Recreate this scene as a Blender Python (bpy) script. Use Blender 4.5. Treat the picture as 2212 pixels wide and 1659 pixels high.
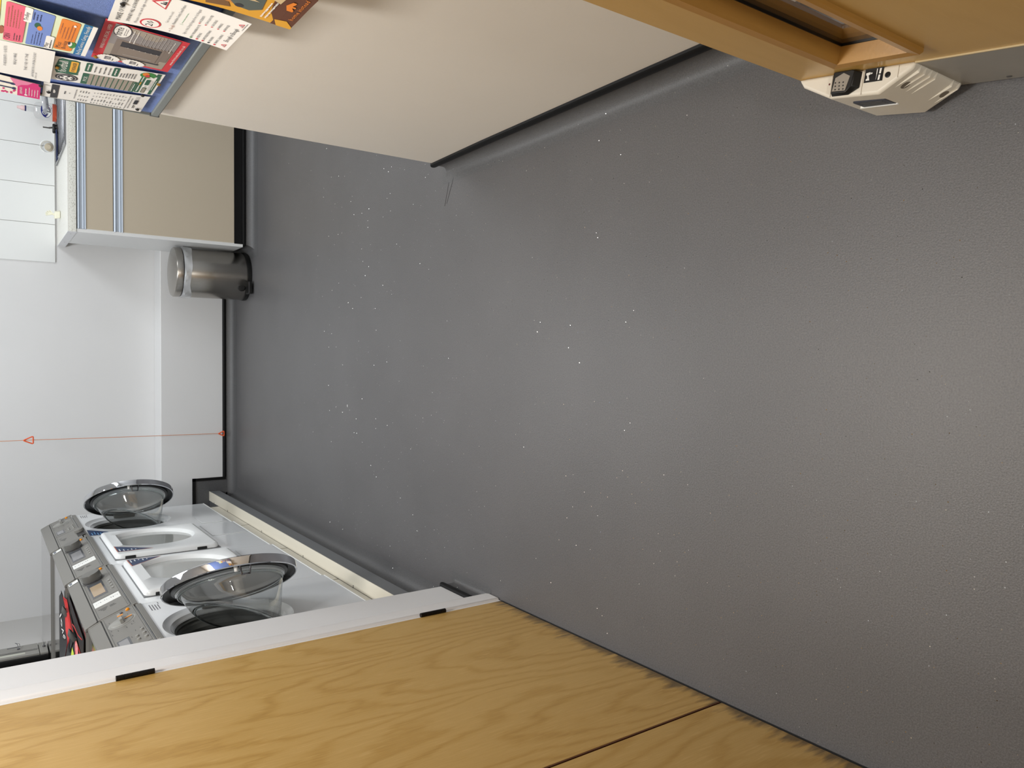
import bpy, bmesh, math, random
from mathutils import Vector, Matrix
random.seed(7)
C = bpy.context.scene.collection
for o in list(bpy.data.objects): bpy.data.objects.remove(o)
pi = math.pi

# ------------------------------------------------------------------ camera
CAM_H = 1.3
cam_d = bpy.data.cameras.new('camera'); cam = bpy.data.objects.new('camera', cam_d); C.objects.link(cam)
cam_d.sensor_fit = 'HORIZONTAL'; cam_d.sensor_width = 36.0; cam_d.lens = 36.0 * 1637.7 / 2212.0
cam_d.clip_start = 0.01; cam_d.clip_end = 50
R = ((0.99964, 0.0075, -0.0256), (0.0252, -0.5757, 0.8173), (-0.0086, -0.8176, -0.5757))   # phone held upright, picture stored on its side
cx = Vector((R[0][1], R[1][1], R[2][1])); cz = -Vector((R[0][2], R[1][2], R[2][2])); cz.normalize()
cx = (cx - cx.dot(cz) * cz).normalized(); cy = cz.cross(cx)
cam.matrix_world = Matrix(((cx.x, cy.x, cz.x, 0), (cx.y, cy.y, cz.y, 0), (cx.z, cy.z, cz.z, CAM_H), (0, 0, 0, 1)))
bpy.context.scene.camera = cam
# ------------------------------------------------------------------ world, lights, exposure
w = bpy.data.worlds.new('world'); bpy.context.scene.world = w; w.use_nodes = True
w.node_tree.nodes['Background'].inputs[0].default_value = (0.8, 0.85, 1, 1); w.node_tree.nodes['Background'].inputs[1].default_value = 0.15
def area(name, loc, sx, sy, power, col):
    l = bpy.data.lights.new(name, 'AREA'); l.shape = 'RECTANGLE'; l.size = sx; l.size_y = sy; l.energy = power; l.color = col
    o = bpy.data.objects.new(name, l); C.objects.link(o); o.location = loc; return o
area('laundry_lamp', (-0.05, 3.55, 2.37), 0.6, 1.2, 27, (0.93, 0.97, 1.0))
area('kitchen_lamp', (1.75, 3.6, 2.37), 0.6, 1.2, 20.5, (0.93, 0.97, 1.0))
area('corridor_lamp', (-0.02, 1.45, 2.37), 0.34, 0.34, 29, (1.0, 0.965, 0.91))
area('lobby_lamp', (-0.40, -2.2, 2.30), 0.34, 0.34, 42, (1.0, 0.965, 0.91))
vs = bpy.context.scene.view_settings
bpy.context.scene.display_settings.display_device = 'sRGB'
vs.view_transform = 'Standard'; vs.look = 'None'; vs.exposure = 0.0; vs.gamma = 1.0; vs.use_curve_mapping = False

# ------------------------------------------------------------------ material helpers
def lin(c): return tuple((x / 12.92 if x <= 0.04045 else ((x + 0.055) / 1.055) ** 2.4) for x in (v / 255 for v in c)) + (1.0,)
MATS = {}
def mat(name, rgb, rough=0.5, metal=0.0, spec=0.5, noise=0.0, nscale=60, bump=0.0, bscale=200, emit=None, coat=0.0, trans=0.0, alpha=1.0, ior=1.45):
    if name in MATS: return MATS[name]
    m = bpy.data.materials.new(name); m.use_nodes = True; nt = m.node_tree; b = nt.nodes['Principled BSDF']
    col = lin(rgb)
    b.inputs['Base Color'].default_value = col; b.inputs['Roughness'].default_value = rough; b.inputs['Metallic'].default_value = metal
    b.inputs['Specular IOR Level'].default_value = spec; b.inputs['Coat Weight'].default_value = coat; b.inputs['Coat Roughness'].default_value = 0.08
    b.inputs['Transmission Weight'].default_value = trans; b.inputs['Alpha'].default_value = alpha; b.inputs['IOR'].default_value = ior
    if noise or bump:
        tc = nt.nodes.new('ShaderNodeTexCoord')
    if noise:
        n = nt.nodes.new('ShaderNodeTexNoise'); n.inputs['Scale'].default_value = nscale; n.inputs['Detail'].default_value = 6
        nt.links.new(tc.outputs['Object'], n.inputs['Vector'])
        mp = nt.nodes.new('ShaderNodeMapRange'); mp.inputs[1].default_value = 0.25; mp.inputs[2].default_value = 0.75
        mp.inputs[3].default_value = 1 - noise; mp.inputs[4].default_value = 1 + noise; nt.links.new(n.outputs[0], mp.inputs[0])
        mx = nt.nodes.new('ShaderNodeMix'); mx.data_type = 'RGBA'; mx.blend_type = 'MULTIPLY'; mx.inputs[0].default_value = 1
        mx.inputs[6].default_value = col; nt.links.new(mp.outputs[0], mx.inputs[7]); nt.links.new(mx.outputs[2], b.inputs['Base Color'])
    if bump:
        n2 = nt.nodes.new('ShaderNodeTexNoise'); n2.inputs['Scale'].default_value = bscale; n2.inputs['Detail'].default_value = 3
        nt.links.new(tc.outputs['Object'], n2.inputs['Vector'])
        bp = nt.nodes.new('ShaderNodeBump'); bp.inputs['Strength'].default_value = bump; bp.inputs['Distance'].default_value = 0.002
        nt.links.new(n2.outputs[0], bp.inputs['Height']); nt.links.new(bp.outputs[0], b.inputs['Normal'])
    if emit: b.inputs['Emission Color'].default_value = lin(rgb); b.inputs['Emission Strength'].default_value = emit
    MATS[name] = m; return m

def N(nt, t, **kw):
    n = nt.nodes.new(t)
    for k, v in kw.items(): setattr(n, k, v)
    return n
def math_n(nt, op, a, b=None):
    n = N(nt, 'ShaderNodeMath', operation=op)
    for i, s in enumerate((a, b)):
        if s is None: continue
        if isinstance(s, (int, float)): n.inputs[i].default_value = s
        else: nt.links.new(s, n.inputs[i])
    return n.outputs[0]

def wood(name, dark, mid, light, seed=0.0, dirt=0.0, grain=1.0, rough=0.34, freq=32, squash=0.15):
    m = bpy.data.materials.new(name); m.use_nodes = True; nt = m.node_tree; L = nt.links; b = nt.nodes['Principled BSDF']
    tc = N(nt, 'ShaderNodeTexCoord'); sp = N(nt, 'ShaderNodeSeparateXYZ'); L.new(tc.outputs['Object'], sp.inputs[0])
    # flat-sawn veneer: nested parabolas running up the leaf
    def nz(scale, detail, sc):
        mp = N(nt, 'ShaderNodeMapping'); mp.inputs['Scale'].default_value = sc; mp.inputs['Location'].default_value = (seed, seed * 1.7, seed * .6)
        L.new(tc.outputs['Object'], mp.inputs['Vector'])
        n = N(nt, 'ShaderNodeTexNoise'); n.inputs['Scale'].default_value = scale; n.inputs['Detail'].default_value = detail; L.new(mp.outputs[0], n.inputs['Vector']); return n.outputs[0]
    big = nz(3.2, 2, (1, 1, 0.22)); fine = nz(14, 4, (1, 1, 0.35)); fib = nz(60, 4, (5, 5, 0.3)); fleck = nz(90, 2, (2.2, 2.2, .22)); patch = nz(2.0, 3, (1, 1, .5))
    y = math_n(nt, 'ADD', sp.outputs['Y'], math_n(nt, 'MULTIPLY', math_n(nt, 'SUBTRACT', big, .5), .42))
    # several flitches next to each other: y modulo 0.3
    ym = math_n(nt, 'SUBTRACT', math_n(nt, 'PINGPONG', math_n(nt, 'ADD', y, 3.0 + seed * .1), 0.17), 0.02)
    z = math_n(nt, 'MULTIPLY', math_n(nt, 'ADD', sp.outputs['Z'], math_n(nt, 'MULTIPLY', fine, .28)), squash)
    r = math_n(nt, 'SQRT', math_n(nt, 'ADD', math_n(nt, 'MULTIPLY', ym, ym), math_n(nt, 'MULTIPLY', z, z)))
    ph = math_n(nt, 'MULTIPLY', math_n(nt, 'ADD', r, math_n(nt, 'MULTIPLY', fine, .03)), freq * 2 * pi)
    s = math_n(nt, 'MULTIPLY', math_n(nt, 'ADD', math_n(nt, 'SINE', ph), 1.0), .5)
    s = math_n(nt, 'POWER', s, 3.0)
    t = math_n(nt, 'ADD', math_n(nt, 'MULTIPLY', s, .22 * grain), math_n(nt, 'MULTIPLY', fib, .36 * grain))
    t = math_n(nt, 'ADD', t, math_n(nt, 'MULTIPLY', patch, .30))
    t = math_n(nt, 'SUBTRACT', t, math_n(nt, 'MULTIPLY', math_n(nt, 'MAXIMUM', math_n(nt, 'SUBTRACT', fleck, .60), 0.0), 1.6 * grain))
    cr = N(nt, 'ShaderNodeValToRGB'); e = cr.color_ramp.elements
    e[0].position = .15; e[0].color = lin(light); e[1].position = .85; e[1].color = lin(dark); k = e.new(.5); k.color = lin(mid)
    L.new(t, cr.inputs[0]); out = cr.outputs[0]
    if dirt:
        dn = nz(30, 6, (1, 2.2, .45))
        h = math_n(nt, 'SUBTRACT', 1.0, math_n(nt, 'DIVIDE', sp.outputs['Z'], .085))
        dm = math_n(nt, 'MULTIPLY', math_n(nt, 'MAXIMUM', math_n(nt, 'SUBTRACT', math_n(nt, 'ADD', h, math_n(nt, 'MULTIPLY', dn, 1.5)), 1.22), 0.0), dirt * 1.6)
        dm = math_n(nt, 'MINIMUM', dm, .75)
        mx = N(nt, 'ShaderNodeMix', data_type='RGBA'); L.new(dm, mx.inputs[0]); L.new(out, mx.inputs[6]); mx.inputs[7].default_value = lin((62, 54, 44)); out = mx.outputs[2]
    L.new(out, b.inputs['Base Color']); b.inputs['Roughness'].default_value = rough; b.inputs['Specular IOR Level'].default_value = .4
    bp = N(nt, 'ShaderNodeBump'); bp.inputs['Strength'].default_value = .06; bp.inputs['Distance'].default_value = .001; L.new(fib, bp.inputs['Height']); L.new(bp.outputs[0], b.inputs['Normal'])
    return m

def vinyl(name, rgb, sparkle=True, bumpy=.4, rough=.42):
    m = bpy.data.materials.new(name); m.use_nodes = True; nt = m.node_tree; L = nt.links; b = nt.nodes['Principled BSDF']
    tc = N(nt, 'ShaderNodeTexCoord'); o = tc.outputs['Object']
    n1 = N(nt, 'ShaderNodeTexNoise'); n1.inputs['Scale'].default_value = 330; n1.inputs['Detail'].default_value = 4; n1.inputs['Roughness'].default_value = .7; L.new(o, n1.inputs['Vector'])
    n2 = N(nt, 'ShaderNodeTexNoise'); n2.inputs['Scale'].default_value = 3; n2.inputs['Detail'].default_value = 3; L.new(o, n2.inputs['Vector'])
    mr = N(nt, 'ShaderNodeMapRange'); mr.inputs[1].default_value = .3; mr.inputs[2].default_value = .7; mr.inputs[3].default_value = .70; mr.inputs[4].default_value = 1.30; L.new(n1.outputs[0], mr.inputs[0])
    mr2 = N(nt, 'ShaderNodeMapRange'); mr2.inputs[1].default_value = .3; mr2.inputs[2].default_value = .7; mr2.inputs[3].default_value = .95; mr2.inputs[4].default_value = 1.05; L.new(n2.outputs[0], mr2.inputs[0])
    g = math_n(nt, 'MULTIPLY', mr.outputs[0], mr2.outputs[0])
    mx = N(nt, 'ShaderNodeMix', data_type='RGBA', blend_type='MULTIPLY'); mx.inputs[0].default_value = 1; mx.inputs[6].default_value = lin(rgb); L.new(g, mx.inputs[7])
    L.new(mx.outputs[2], b.inputs['Base Color']); b.inputs['Roughness'].default_value = rough; b.inputs['Specular IOR Level'].default_value = .5
    bp = N(nt, 'ShaderNodeBump'); bp.inputs['Strength'].default_value = bumpy; bp.inputs['Distance'].default_value = .0012; L.new(n1.outputs[0], bp.inputs['Height']); L.new(bp.outputs[0], b.inputs['Normal'])
    if sparkle:      # embedded mica flakes: tiny tilted mirrors
        v = N(nt, 'ShaderNodeTexVoronoi'); v.inputs['Scale'].default_value = 150; L.new(o, v.inputs['Vector'])
        sc = N(nt, 'ShaderNodeSeparateColor'); L.new(v.outputs['Color'], sc.inputs[0])
        pick = math_n(nt, 'MULTIPLY', math_n(nt, 'GREATER_THAN', sc.outputs[0], .94), math_n(nt, 'LESS_THAN', v.outputs['Distance'], .15))
        vm = N(nt, 'ShaderNodeVectorMath', operation='SUBTRACT'); L.new(v.outputs['Color'], vm.inputs[0]); vm.inputs[1].default_value = (.95, .5, .5)
        vs_ = N(nt, 'ShaderNodeVectorMath', operation='MULTIPLY'); L.new(vm.outputs[0], vs_.inputs[0]); vs_.inputs[1].default_value = (0, 1.1, 1.1)
        # tilt x,y from the cell's green and blue
        s2 = N(nt, 'ShaderNodeSeparateXYZ'); L.new(vs_.outputs[0], s2.inputs[0])
        cb = N(nt, 'ShaderNodeCombineXYZ'); L.new(s2.outputs[1], cb.inputs[0]); L.new(s2.outputs[2], cb.inputs[1]); cb.inputs[2].default_value = 1
        nn = N(nt, 'ShaderNodeVectorMath', operation='NORMALIZE'); L.new(cb.outputs[0], nn.inputs[0])
        gl = N(nt, 'ShaderNodeBsdfGlossy'); gl.inputs['Roughness'].default_value = .2; gl.inputs['Color'].default_value = (.72, .70, .67, 1); L.new(nn.outputs[0], gl.inputs['Normal'])
        ms = N(nt, 'ShaderNodeMixShader'); L.new(pick, ms.inputs[0]); L.new(b.outputs[0], ms.inputs[1]); L.new(gl.outputs[0], ms.inputs[2])
        L.new(ms.outputs[0], nt.nodes['Material Output'].inputs[0])
    return m

def speckle(name, base, spots, scale=120, thr=.62, rough=.35):
    m = bpy.data.materials.new(name); m.use_nodes = True; nt = m.node_tree; L = nt.links; b = nt.nodes['Principled BSDF']
    tc = N(nt, 'ShaderNodeTexCoord'); n = N(nt, 'ShaderNodeTexNoise'); n.inputs['Scale'].default_value = scale; n.inputs['Detail'].default_value = 3; L.new(tc.outputs['Object'], n.inputs['Vector'])
    cr = N(nt, 'ShaderNodeValToRGB'); e = cr.color_ramp.elements; e[0].position = thr - .08; e[0].color = lin(base); e[1].position = thr + .06; e[1].color = lin(spots)
    L.new(n.outputs[0], cr.inputs[0]); L.new(cr.outputs[0], b.inputs['Base Color']); b.inputs['Roughness'].default_value = rough; return m

def thin_glass(name, tint=(1, 1, 1), refl=.12):
    m = bpy.data.materials.new(name); m.use_nodes = True; nt = m.node_tree; L = nt.links; nt.nodes.remove(nt.nodes['Principled BSDF'])
    tr = N(nt, 'ShaderNodeBsdfTransparent'); tr.inputs[0].default_value = tint + (1,)
    gl = N(nt, 'ShaderNodeBsdfGlossy'); gl.inputs['Roughness'].default_value = .03
    fr = N(nt, 'ShaderNodeLayerWeight'); fr.inputs[0].default_value = .5
    f = math_n(nt, 'ADD', math_n(nt, 'MULTIPLY', math_n(nt, 'POWER', fr.outputs[1], 3.5), .7), .03 + refl * .2)
    ms = N(nt, 'ShaderNodeMixShader'); L.new(f, ms.inputs[0]); L.new(tr.outputs[0], ms.inputs[1]); L.new(gl.outputs[0], ms.inputs[2]); L.new(ms.outputs[0], nt.nodes['Material Output'].inputs[0])
    return m

W_WHITE = mat('wall_paint_white', (226, 226, 226), .55, noise=.015, nscale=3, bump=.06, bscale=90)
W_CREAM = mat('wall_paint_cream', (230, 224, 214), .5, noise=.015, nscale=4, bump=.08, bscale=120)
W_GLOSS = mat('woodwork_gloss_white', (236, 234, 232), .3, bump=.05, bscale=40)
CEIL = mat('ceiling_white', (232, 232, 230), .8)
FLOOR = vinyl('safety_vinyl', (92, 91, 92), rough=.37)
COVE = vinyl('cove_vinyl', (88, 88, 89), True, .4, .42)
BLACKCAP = mat('black_capping_plastic', (13, 13, 14), .5, spec=.3)
W_LEFT = wood('veneer_left', (152, 112, 50), (189, 151, 82), (204, 169, 104), 2.3, dirt=1.1)
W_LEFT2 = wood('veneer_left_second', (150, 110, 49), (187, 149, 80), (202, 167, 102), 9.1, dirt=1.1)
W_RIGHT = wood('varnished_beech', (172, 132, 62), (188, 149, 77), (199, 161, 91), 5.2, grain=.35, freq=20, rough=.3)
W_BEAD = wood('varnished_hardwood_bead', (142, 102, 44), (164, 121, 56), (180, 135, 68), 4.4, grain=.4, freq=30, rough=.28)
W_DARK = mat('hardwood_lipping', (92, 52, 24), .4)
MW = mat('white_enamel', (233, 236, 238), .16, coat=.4)
MWP = mat('white_moulded_plastic', (238, 240, 240), .28)
MG = mat('grey_plastic', (126, 124, 119), .38, bump=.03, bscale=900)
MG2 = mat('grey_plastic_light', (150, 149, 144), .35)
MGD = mat('grey_plastic_dark', (76, 75, 73), .4)
GROOVE = mat('groove_dark', (30, 30, 30), .6)
STEEL = mat('polished_steel', (205, 204, 206), .09, 1.0)
BRUSH = mat('brushed_steel', (168, 164, 158), .27, 1.0, noise=.05, nscale=8)
CHROME = mat('chrome', (225, 226, 230), .05, 1.0)
CHROME_D = mat('dark_chrome', (140, 140, 146), .08, 1.0)
RUBBER = mat('grey_rubber', (92, 94, 92), .45)
BLACK = mat('black_plastic', (20, 20, 20), .35)
BLACKM = mat('black_drum', (14, 14, 16), .5)
ORANGE = mat('orange_button', (238, 150, 22), .3)
ALU = mat('anodised_aluminium', (204, 214, 226), .4, .1)
ALUF = mat('aluminium_frame', (150, 154, 150), .38, .6)
TAUPE = mat('taupe_laminate', (194, 182, 162), .45)
LABELW = mat('label_white', (236, 236, 232), .5)
INK = mat('ink_dark', (46, 46, 52), .6)
INKG = mat('ink_grey', (120, 118, 122), .6)
DISP = mat('display_dark', (84, 86, 90), .12)
DISPG = mat('display_grey', (142, 142, 144), .15)
DISPT = mat('display_tan', (178, 156, 128), .15)
GLASSB = mat('bowl_glass', (235, 240, 240), .02, trans=1.0, ior=1.42)
PANE = mat('dryer_window', (172, 174, 170), .08, coat=.5)
THIN = thin_glass('clear_pane')
BOWL = thin_glass('bowl_glass_shell', (.93, .945, .945), .8)
DCOV = mat('door_cover_white', (238, 239, 239), .35)
BLUEST = mat('sticker_blue', (38, 62, 100), .4)
STKO = mat('sticker_orange', (206, 108, 66), .4)
STKW = mat('sticker_pale', (226, 232, 236), .4)
STKL = mat('sticker_light_blue', (120, 176, 224), .4)

# ------------------------------------------------------------------ mesh helpers
class MB:
    def __init__(s): s.v = []; s.f = []; s.m = []; s.s = []
    def add(s, vs_, fs, mi=0, sm=False):
        k = len(s.v); s.v += [Vector(p) for p in vs_]
        for f in fs: s.f.append([k + i for i in f]); s.m.append(mi); s.s.append(sm)
        return s
    def box(s, x0, x1, y0, y1, z0, z1, mi=0):
        return s.hexa([(x0, y0, z0), (x1, y0, z0), (x1, y1, z0), (x0, y1, z0)], [(x0, y0, z1), (x1, y0, z1), (x1, y1, z1), (x0, y1, z1)], mi)
    def hexa(s, a, b, mi=0):
        n = len(a); return s.add(list(a) + list(b), [list(range(n))[::-1], list(range(n, 2 * n))] + [[i, (i + 1) % n, n + (i + 1) % n, n + i] for i in range(n)], mi)
    def prism(s, pts, vec, mi=0):
        v = Vector(vec); return s.hexa([Vector(p) for p in pts], [Vector(p) + v for p in pts], mi)
    def lathe(s, prof, c, ax, e1, n=48, mi=0, fn=None, sm=True, mis=None):
        c = Vector(c); ax = Vector(ax).normalized(); e1 = Vector(e1); e1 = (e1 - e1.dot(ax) * ax).normalized(); e2 = ax.cross(e1)
        vs_ = []
        for r, t in prof:
            for i in range(n):
                q = 2 * pi * i / n; u, v = r * math.cos(q), r * math.sin(q)
                tt = fn(u, v, t) if fn else t
                vs_.append(c + e1 * u + e2 * v + ax * tt)
        k = len(s.v); s.v += vs_
        for j in range(len(prof) - 1):
            for i in range(n):
                s.f.append([k + j * n + i, k + j * n + (i + 1) % n, k + (j + 1) * n + (i + 1) % n, k + (j + 1) * n + i]); s.m.append(mis[j] if mis else mi); s.s.append(sm)
        return s
    def cyl(s, a, b, r, r2=None, n=24, mi=0):
        a = Vector(a); b = Vector(b); ax = b - a; h = ax.length; e = Vector((1, 0, 0)) if abs(ax.normalized().x) < .9 else Vector((0, 1, 0)); r2 = r if r2 is None else r2
        s.lathe([(r, 0), (r2, h)], a, ax, e, n, mi)
        ax.normalize(); e1 = (e - e.dot(ax) * ax).normalized(); e2 = ax.cross(e1)
        for c0, rr, flip in ((a, r, True), (b, r2, False)):
            p = [c0 + e1 * rr * math.cos(2 * pi * i / n) + e2 * rr * math.sin(2 * pi * i / n) for i in range(n)]
            s.add(p, [list(range(n))[::-1] if flip else list(range(n))], mi)
        return s
    def tube(s, pts, r, n=10, mi=0, closed=False):
        pts = [Vector(p) for p in pts]; m_ = len(pts); vs_ = []
        up = Vector((0.13, 0.31, 0.94)).normalized()
        for i, p in enumerate(pts):
            if closed: d = pts[(i + 1) % m_] - pts[i - 1]
            else: d = pts[min(i + 1, m_ - 1)] - pts[max(i - 1, 0)]
            d.normalize(); e1 = d.cross(up)
            if e1.length < .05: e1 = d.cross(Vector((1, 0, 0)))
            e1.normalize(); e2 = d.cross(e1)
            vs_ += [p + e1 * r * math.cos(2 * pi * j / n) + e2 * r * math.sin(2 * pi * j / n) for j in range(n)]
        fs = []
        for i in range(m_ if closed else m_ - 1):
            a = i * n; b = ((i + 1) % m_) * n
            fs += [[a + j, a + (j + 1) % n, b + (j + 1) % n, b + j] for j in range(n)]
        if not closed: fs += [list(range(n))[::-1], [(m_ - 1) * n + j for j in range(n)]]
        return s.add(vs_, fs, mi, True)
    def build(s, name, mats, parent=None, bevel=0.0, seg=2, wld=None):
        root = parent
        while root is not None and root.parent is not None: root = root.parent
        L = Vector(root.location) if root is not None else Vector((0, 0, 0))
        if wld is not None: L = Vector(wld)
        me = bpy.data.meshes.new(name); me.from_pydata([tuple(p - L) for p in s.v], [], s.f); me.update()
        if not isinstance(mats, (list, tuple)): mats = [mats]
        for m in mats: me.materials.append(m)
        me.polygons.foreach_set('material_index', s.m); me.polygons.foreach_set('use_smooth', s.s)
        bm = bmesh.new(); bm.from_mesh(me); bmesh.ops.remove_doubles(bm, verts=bm.verts, dist=2e-6); bmesh.ops.recalc_face_normals(bm, faces=bm.faces); bm.to_mesh(me); bm.free(); me.set_sharp_from_angle(angle=math.radians(38))
        o = bpy.data.objects.new(name, me); C.objects.link(o)
        if parent is not None: o.parent = parent
        elif wld is not None: o.location = L
        if any(k in name for k in ('print', 'writing', 'grille_hole', 'strip_joint', 'panel_seam', 'flap_seam', 'slot_line', 'bristles')): o['kind'] = 'stuff'
        if bevel:
            b = o.modifiers.new('bevel', 'BEVEL'); b.width = bevel; b.segments = seg; b.limit_method = 'ANGLE'; b.angle_limit = math.radians(40); b.harden_normals = False
        return o
def thing(name, label, cat, loc, group=None):
    o = bpy.data.objects.new(name, None); C.objects.link(o); o.location = loc; o.empty_display_size = .05
    o['label'] = label; o['category'] = cat
    if group: o['group'] = group
    return o
def tag(o, label, cat, group=None):
    o['label'] = label; o['category'] = cat
    if group: o['group'] = group
    return o
def struct(o): o['kind'] = 'structure'; return o
def box(name, m, x0, x1, y0, y1, z0, z1, parent=None, bevel=0.0): return MB().box(x0, x1, y0, y1, z0, z1).build(name, m, parent, bevel)

_tc = {}
def text_geo(s, bold=False):
    k = s
    if k in _tc: return _tc[k]
    cu = bpy.data.curves.new('t', 'FONT'); cu.body = s; cu.size = 1; cu.resolution_u = 1; cu.fill_mode = 'FRONT'
    o = bpy.data.objects.new('t', cu); C.objects.link(o)
    dg = bpy.context.evaluated_depsgraph_get(); me = o.evaluated_get(dg).to_mesh()
    vs_ = [tuple(v.co[:2]) for v in me.vertices]; fs = [list(p.vertices) for p in me.polygons]
    o.evaluated_get(dg).to_mesh_clear(); bpy.data.objects.remove(o); bpy.data.curves.remove(cu)
    x0 = min(v[0] for v in vs_); x1 = max(v[0] for v in vs_)
    _tc[k] = ([(v[0] - x0, v[1]) for v in vs_], fs, x1 - x0); return _tc[k]

# sweep of a (offset from wall, height) profile along a plan polyline; room lies on the left of travel
def sweep(mb, pts, prof, mi=0, zs=None, sm=True, close=True):
    n = len(pts); P = [Vector((p[0], p[1])) for p in pts]; rings = []
    for i in range(n):
        if i == 0: d0 = d1 = (P[1] - P[0]).normalized()
        elif i == n - 1: d0 = d1 = (P[-1] - P[-2]).normalized()
        else: d0 = (P[i] - P[i - 1]).normalized(); d1 = (P[i + 1] - P[i]).normalized()
        n0 = Vector((-d0.y, d0.x)); n1 = Vector((-d1.y, d1.x)); b = (n0 + n1); b = b / max(.2, (b.length_squared / 2))
        rings.append([Vector((P[i].x + b.x * o, P[i].y + b.y * o, z * (zs[i] if zs else 1))) for o, z in prof])
    k = len(prof); vs_ = [v for r in rings for v in r]; fs = []
    for i in range(n - 1):
        fs += [[i * k + j, i * k + j + 1, (i + 1) * k + j + 1, (i + 1) * k + j] for j in range(k - 1)]
    mb.add(vs_, fs, mi, sm)
    if close:
        mb.add(rings[0], [list(range(k))], mi); mb.add(rings[-1], [list(range(k))], mi)
    return mb
def cove_prof(r, h, t=.003):
    p = [(r + .020, .0002), (r + .010, .0006)]
    p += [(r - r * math.sin(a) + t, r - r * math.cos(a) + .0012) for a in [i * pi / 2 / 8 for i in range(9)]]
    return p + [(t, h), (0, h)]
def cap_prof(z0, z1, t=.010):
    zm = (z0 + z1) / 2; rz = (z1 - z0) / 2
    return [(0, z0)] + [(t * math.sin(a) ** .6 if 0 < a < pi else 0, zm - rz * math.cos(a)) for a in [i * pi / 8 for i in range(1, 8)]] + [(0, z1)]

# ================================================================== ROOM SHELL
YB = 4.85      # pipe boxing face
YU = 5.03      # back wall above the boxing
XL = -1.447    # left wall behind the machines
XR = 2.45
fl = struct(box('floor', FLOOR, -1.6, XR + .15, -3.3, 5.2, -.05, 0))
struct(box('ceiling', CEIL, -1.6, XR + .15, -3.3, 5.2, 2.4, 2.45))
wb = struct(box('wall_back', W_WHITE, -1.6, XR + .15, YU, YU + .15, 0, 2.4))
struct(box('trim_1', W_WHITE, XL, XR, YB, YU, 0, .42, bevel=.004))
struct(box('wall_left', mat('wall_paint_white_shaded', (198, 196, 193), .55), XL - .15, XL, 2.155, YU, 0, 2.4))  # paint toned down to carry this wall's grazing-light shade
struct(box('wall_far_right', W_WHITE, XR, XR + .15, -3.2, YU, 0, 2.4))
# corridor walls: solid blocks either side, each with an outside corner
NL = 2.155; NR = 2.212
struct(MB().box(-1.6, -.73, 1.93, NL, 0, 2.4).build('wall_near_left', W_WHITE, None, .003))
struct(box('wall_cupboard_back', W_WHITE, -1.6, -1.45, -3.2, 1.93, 0, 2.4))
struct(MB().box(.66, .80, -.05, NR, 0, 2.4).build('wall_right', W_CREAM, None, .004))
struct(box('wall_kitchen_near', W_WHITE, .80, XR, NR - .14, NR, 0, 2.4))
# wall with the doorway the photograph is taken from
struct(box('wall_front_left', W_CREAM, -1.45, -.5, -.16, -.04, 0, 2.4))
struct(box('wall_front_right', W_CREAM, .40, .66, -.16, -.05, 0, 2.4))
struct(box('wall_front_top', W_CREAM, -.5, .40, -.16, -.04, 2.06, 2.4))
struct(box('trim_2', W_GLOSS, -.5, -.46, -.17, -.03, 0, 2.06)); struct(box('trim_3', W_GLOSS, .365, .40, -.17, -.05, 0, 2.06))
struct(box('wall_lobby', W_CREAM, -1.45, XR, -3.3, -3.2, 0, 2.4))
# floor weld seams near the outside corner
SEAM = mat('weld_seam_grey', (62, 62, 62), .6)
MB().prism([(.632, 2.186, .0004), (.6312, 2.1848, .0004), (.542, 2.236, .0004), (.5426, 2.237, .0004)], (0, 0, .0004)).build('weld_seam', SEAM, fl)
MB().prism([(.610, 2.222, .0004), (.6104, 2.2232, .0004), (.536, 2.250, .0004), (.5355, 2.249, .0004)], (0, 0, .0004)).build('weld_seam', SEAM, fl)

# --- coved vinyl skirting with black capping strips
def skirting(name, pts, r=.045, h=.055, caph=.072, zs=None, cap=True, cap_range=None):
    mb = MB(); sweep(mb, pts, cove_prof(r, h), zs=zs); o = struct(mb.build(name, COVE))
    if cap:
        m2 = MB(); cp = pts if cap_range is None else pts[cap_range[0]:cap_range[1]]; cz_ = None if zs is None else (zs if cap_range is None else zs[cap_range[0]:cap_range[1]])
        sweep(m2, cp, cap_prof(h - .003, caph), zs=cz_); m2.build('capping', BLACKCAP, o)
    return o
skirting('baseboard_back', [(XR, 4.42), (.672, 4.42), (.672, YB), (-.708, YB), (-.836, YB)], .05, .05, .069, cap_range=(0, 4))
skirting('baseboard_right', [(.66, -.04), (.66, 1.2), (.66, 1.9), (.66, NR), (1.3, NR)], .032, .056, .081, zs=[1.06, 1.06, 1.02, .93, .93])
skirting('baseboard_near_left', [(-.84, NL), (-.73, NL), (-.73, 1.988), (-.73, 1.950)], .014, .045, .064, zs=[1, 1, 1, .03], cap_range=(0, 3))
# machine plinth, faced in the same vinyl
ZP = .15
pl = MB().box(XL, -.838, 2.158, YB - .004, 0, ZP - .004); pl = struct(pl.build('trim_4', COVE))
sweep(MB(), [(-.838, YB - .004), (-.838, 2.158)], cove_prof(.05, .088)).build('cove', COVE, pl)
MB().box(-.838, -.790, 2.158, YB - .006, .088, ZP - .004).build('nosing', mat('grey_vinyl_batten', (118, 120, 122), .5), pl, .002)
MB().box(-.846, -.789, 2.158, YB - .006, ZP - .004, ZP).build('nosing_strip', mat('cream_strip', (226, 220, 204), .35), pl, .001)
nm = MB()
for y_ in (4.72, 4.42, 3.79, 3.20, 2.66):
    nm.box(-.848, -.836, y_, y_ + .004, ZP, ZP + .0006)
nm.build('strip_joint', GROOVE, pl)
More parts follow.
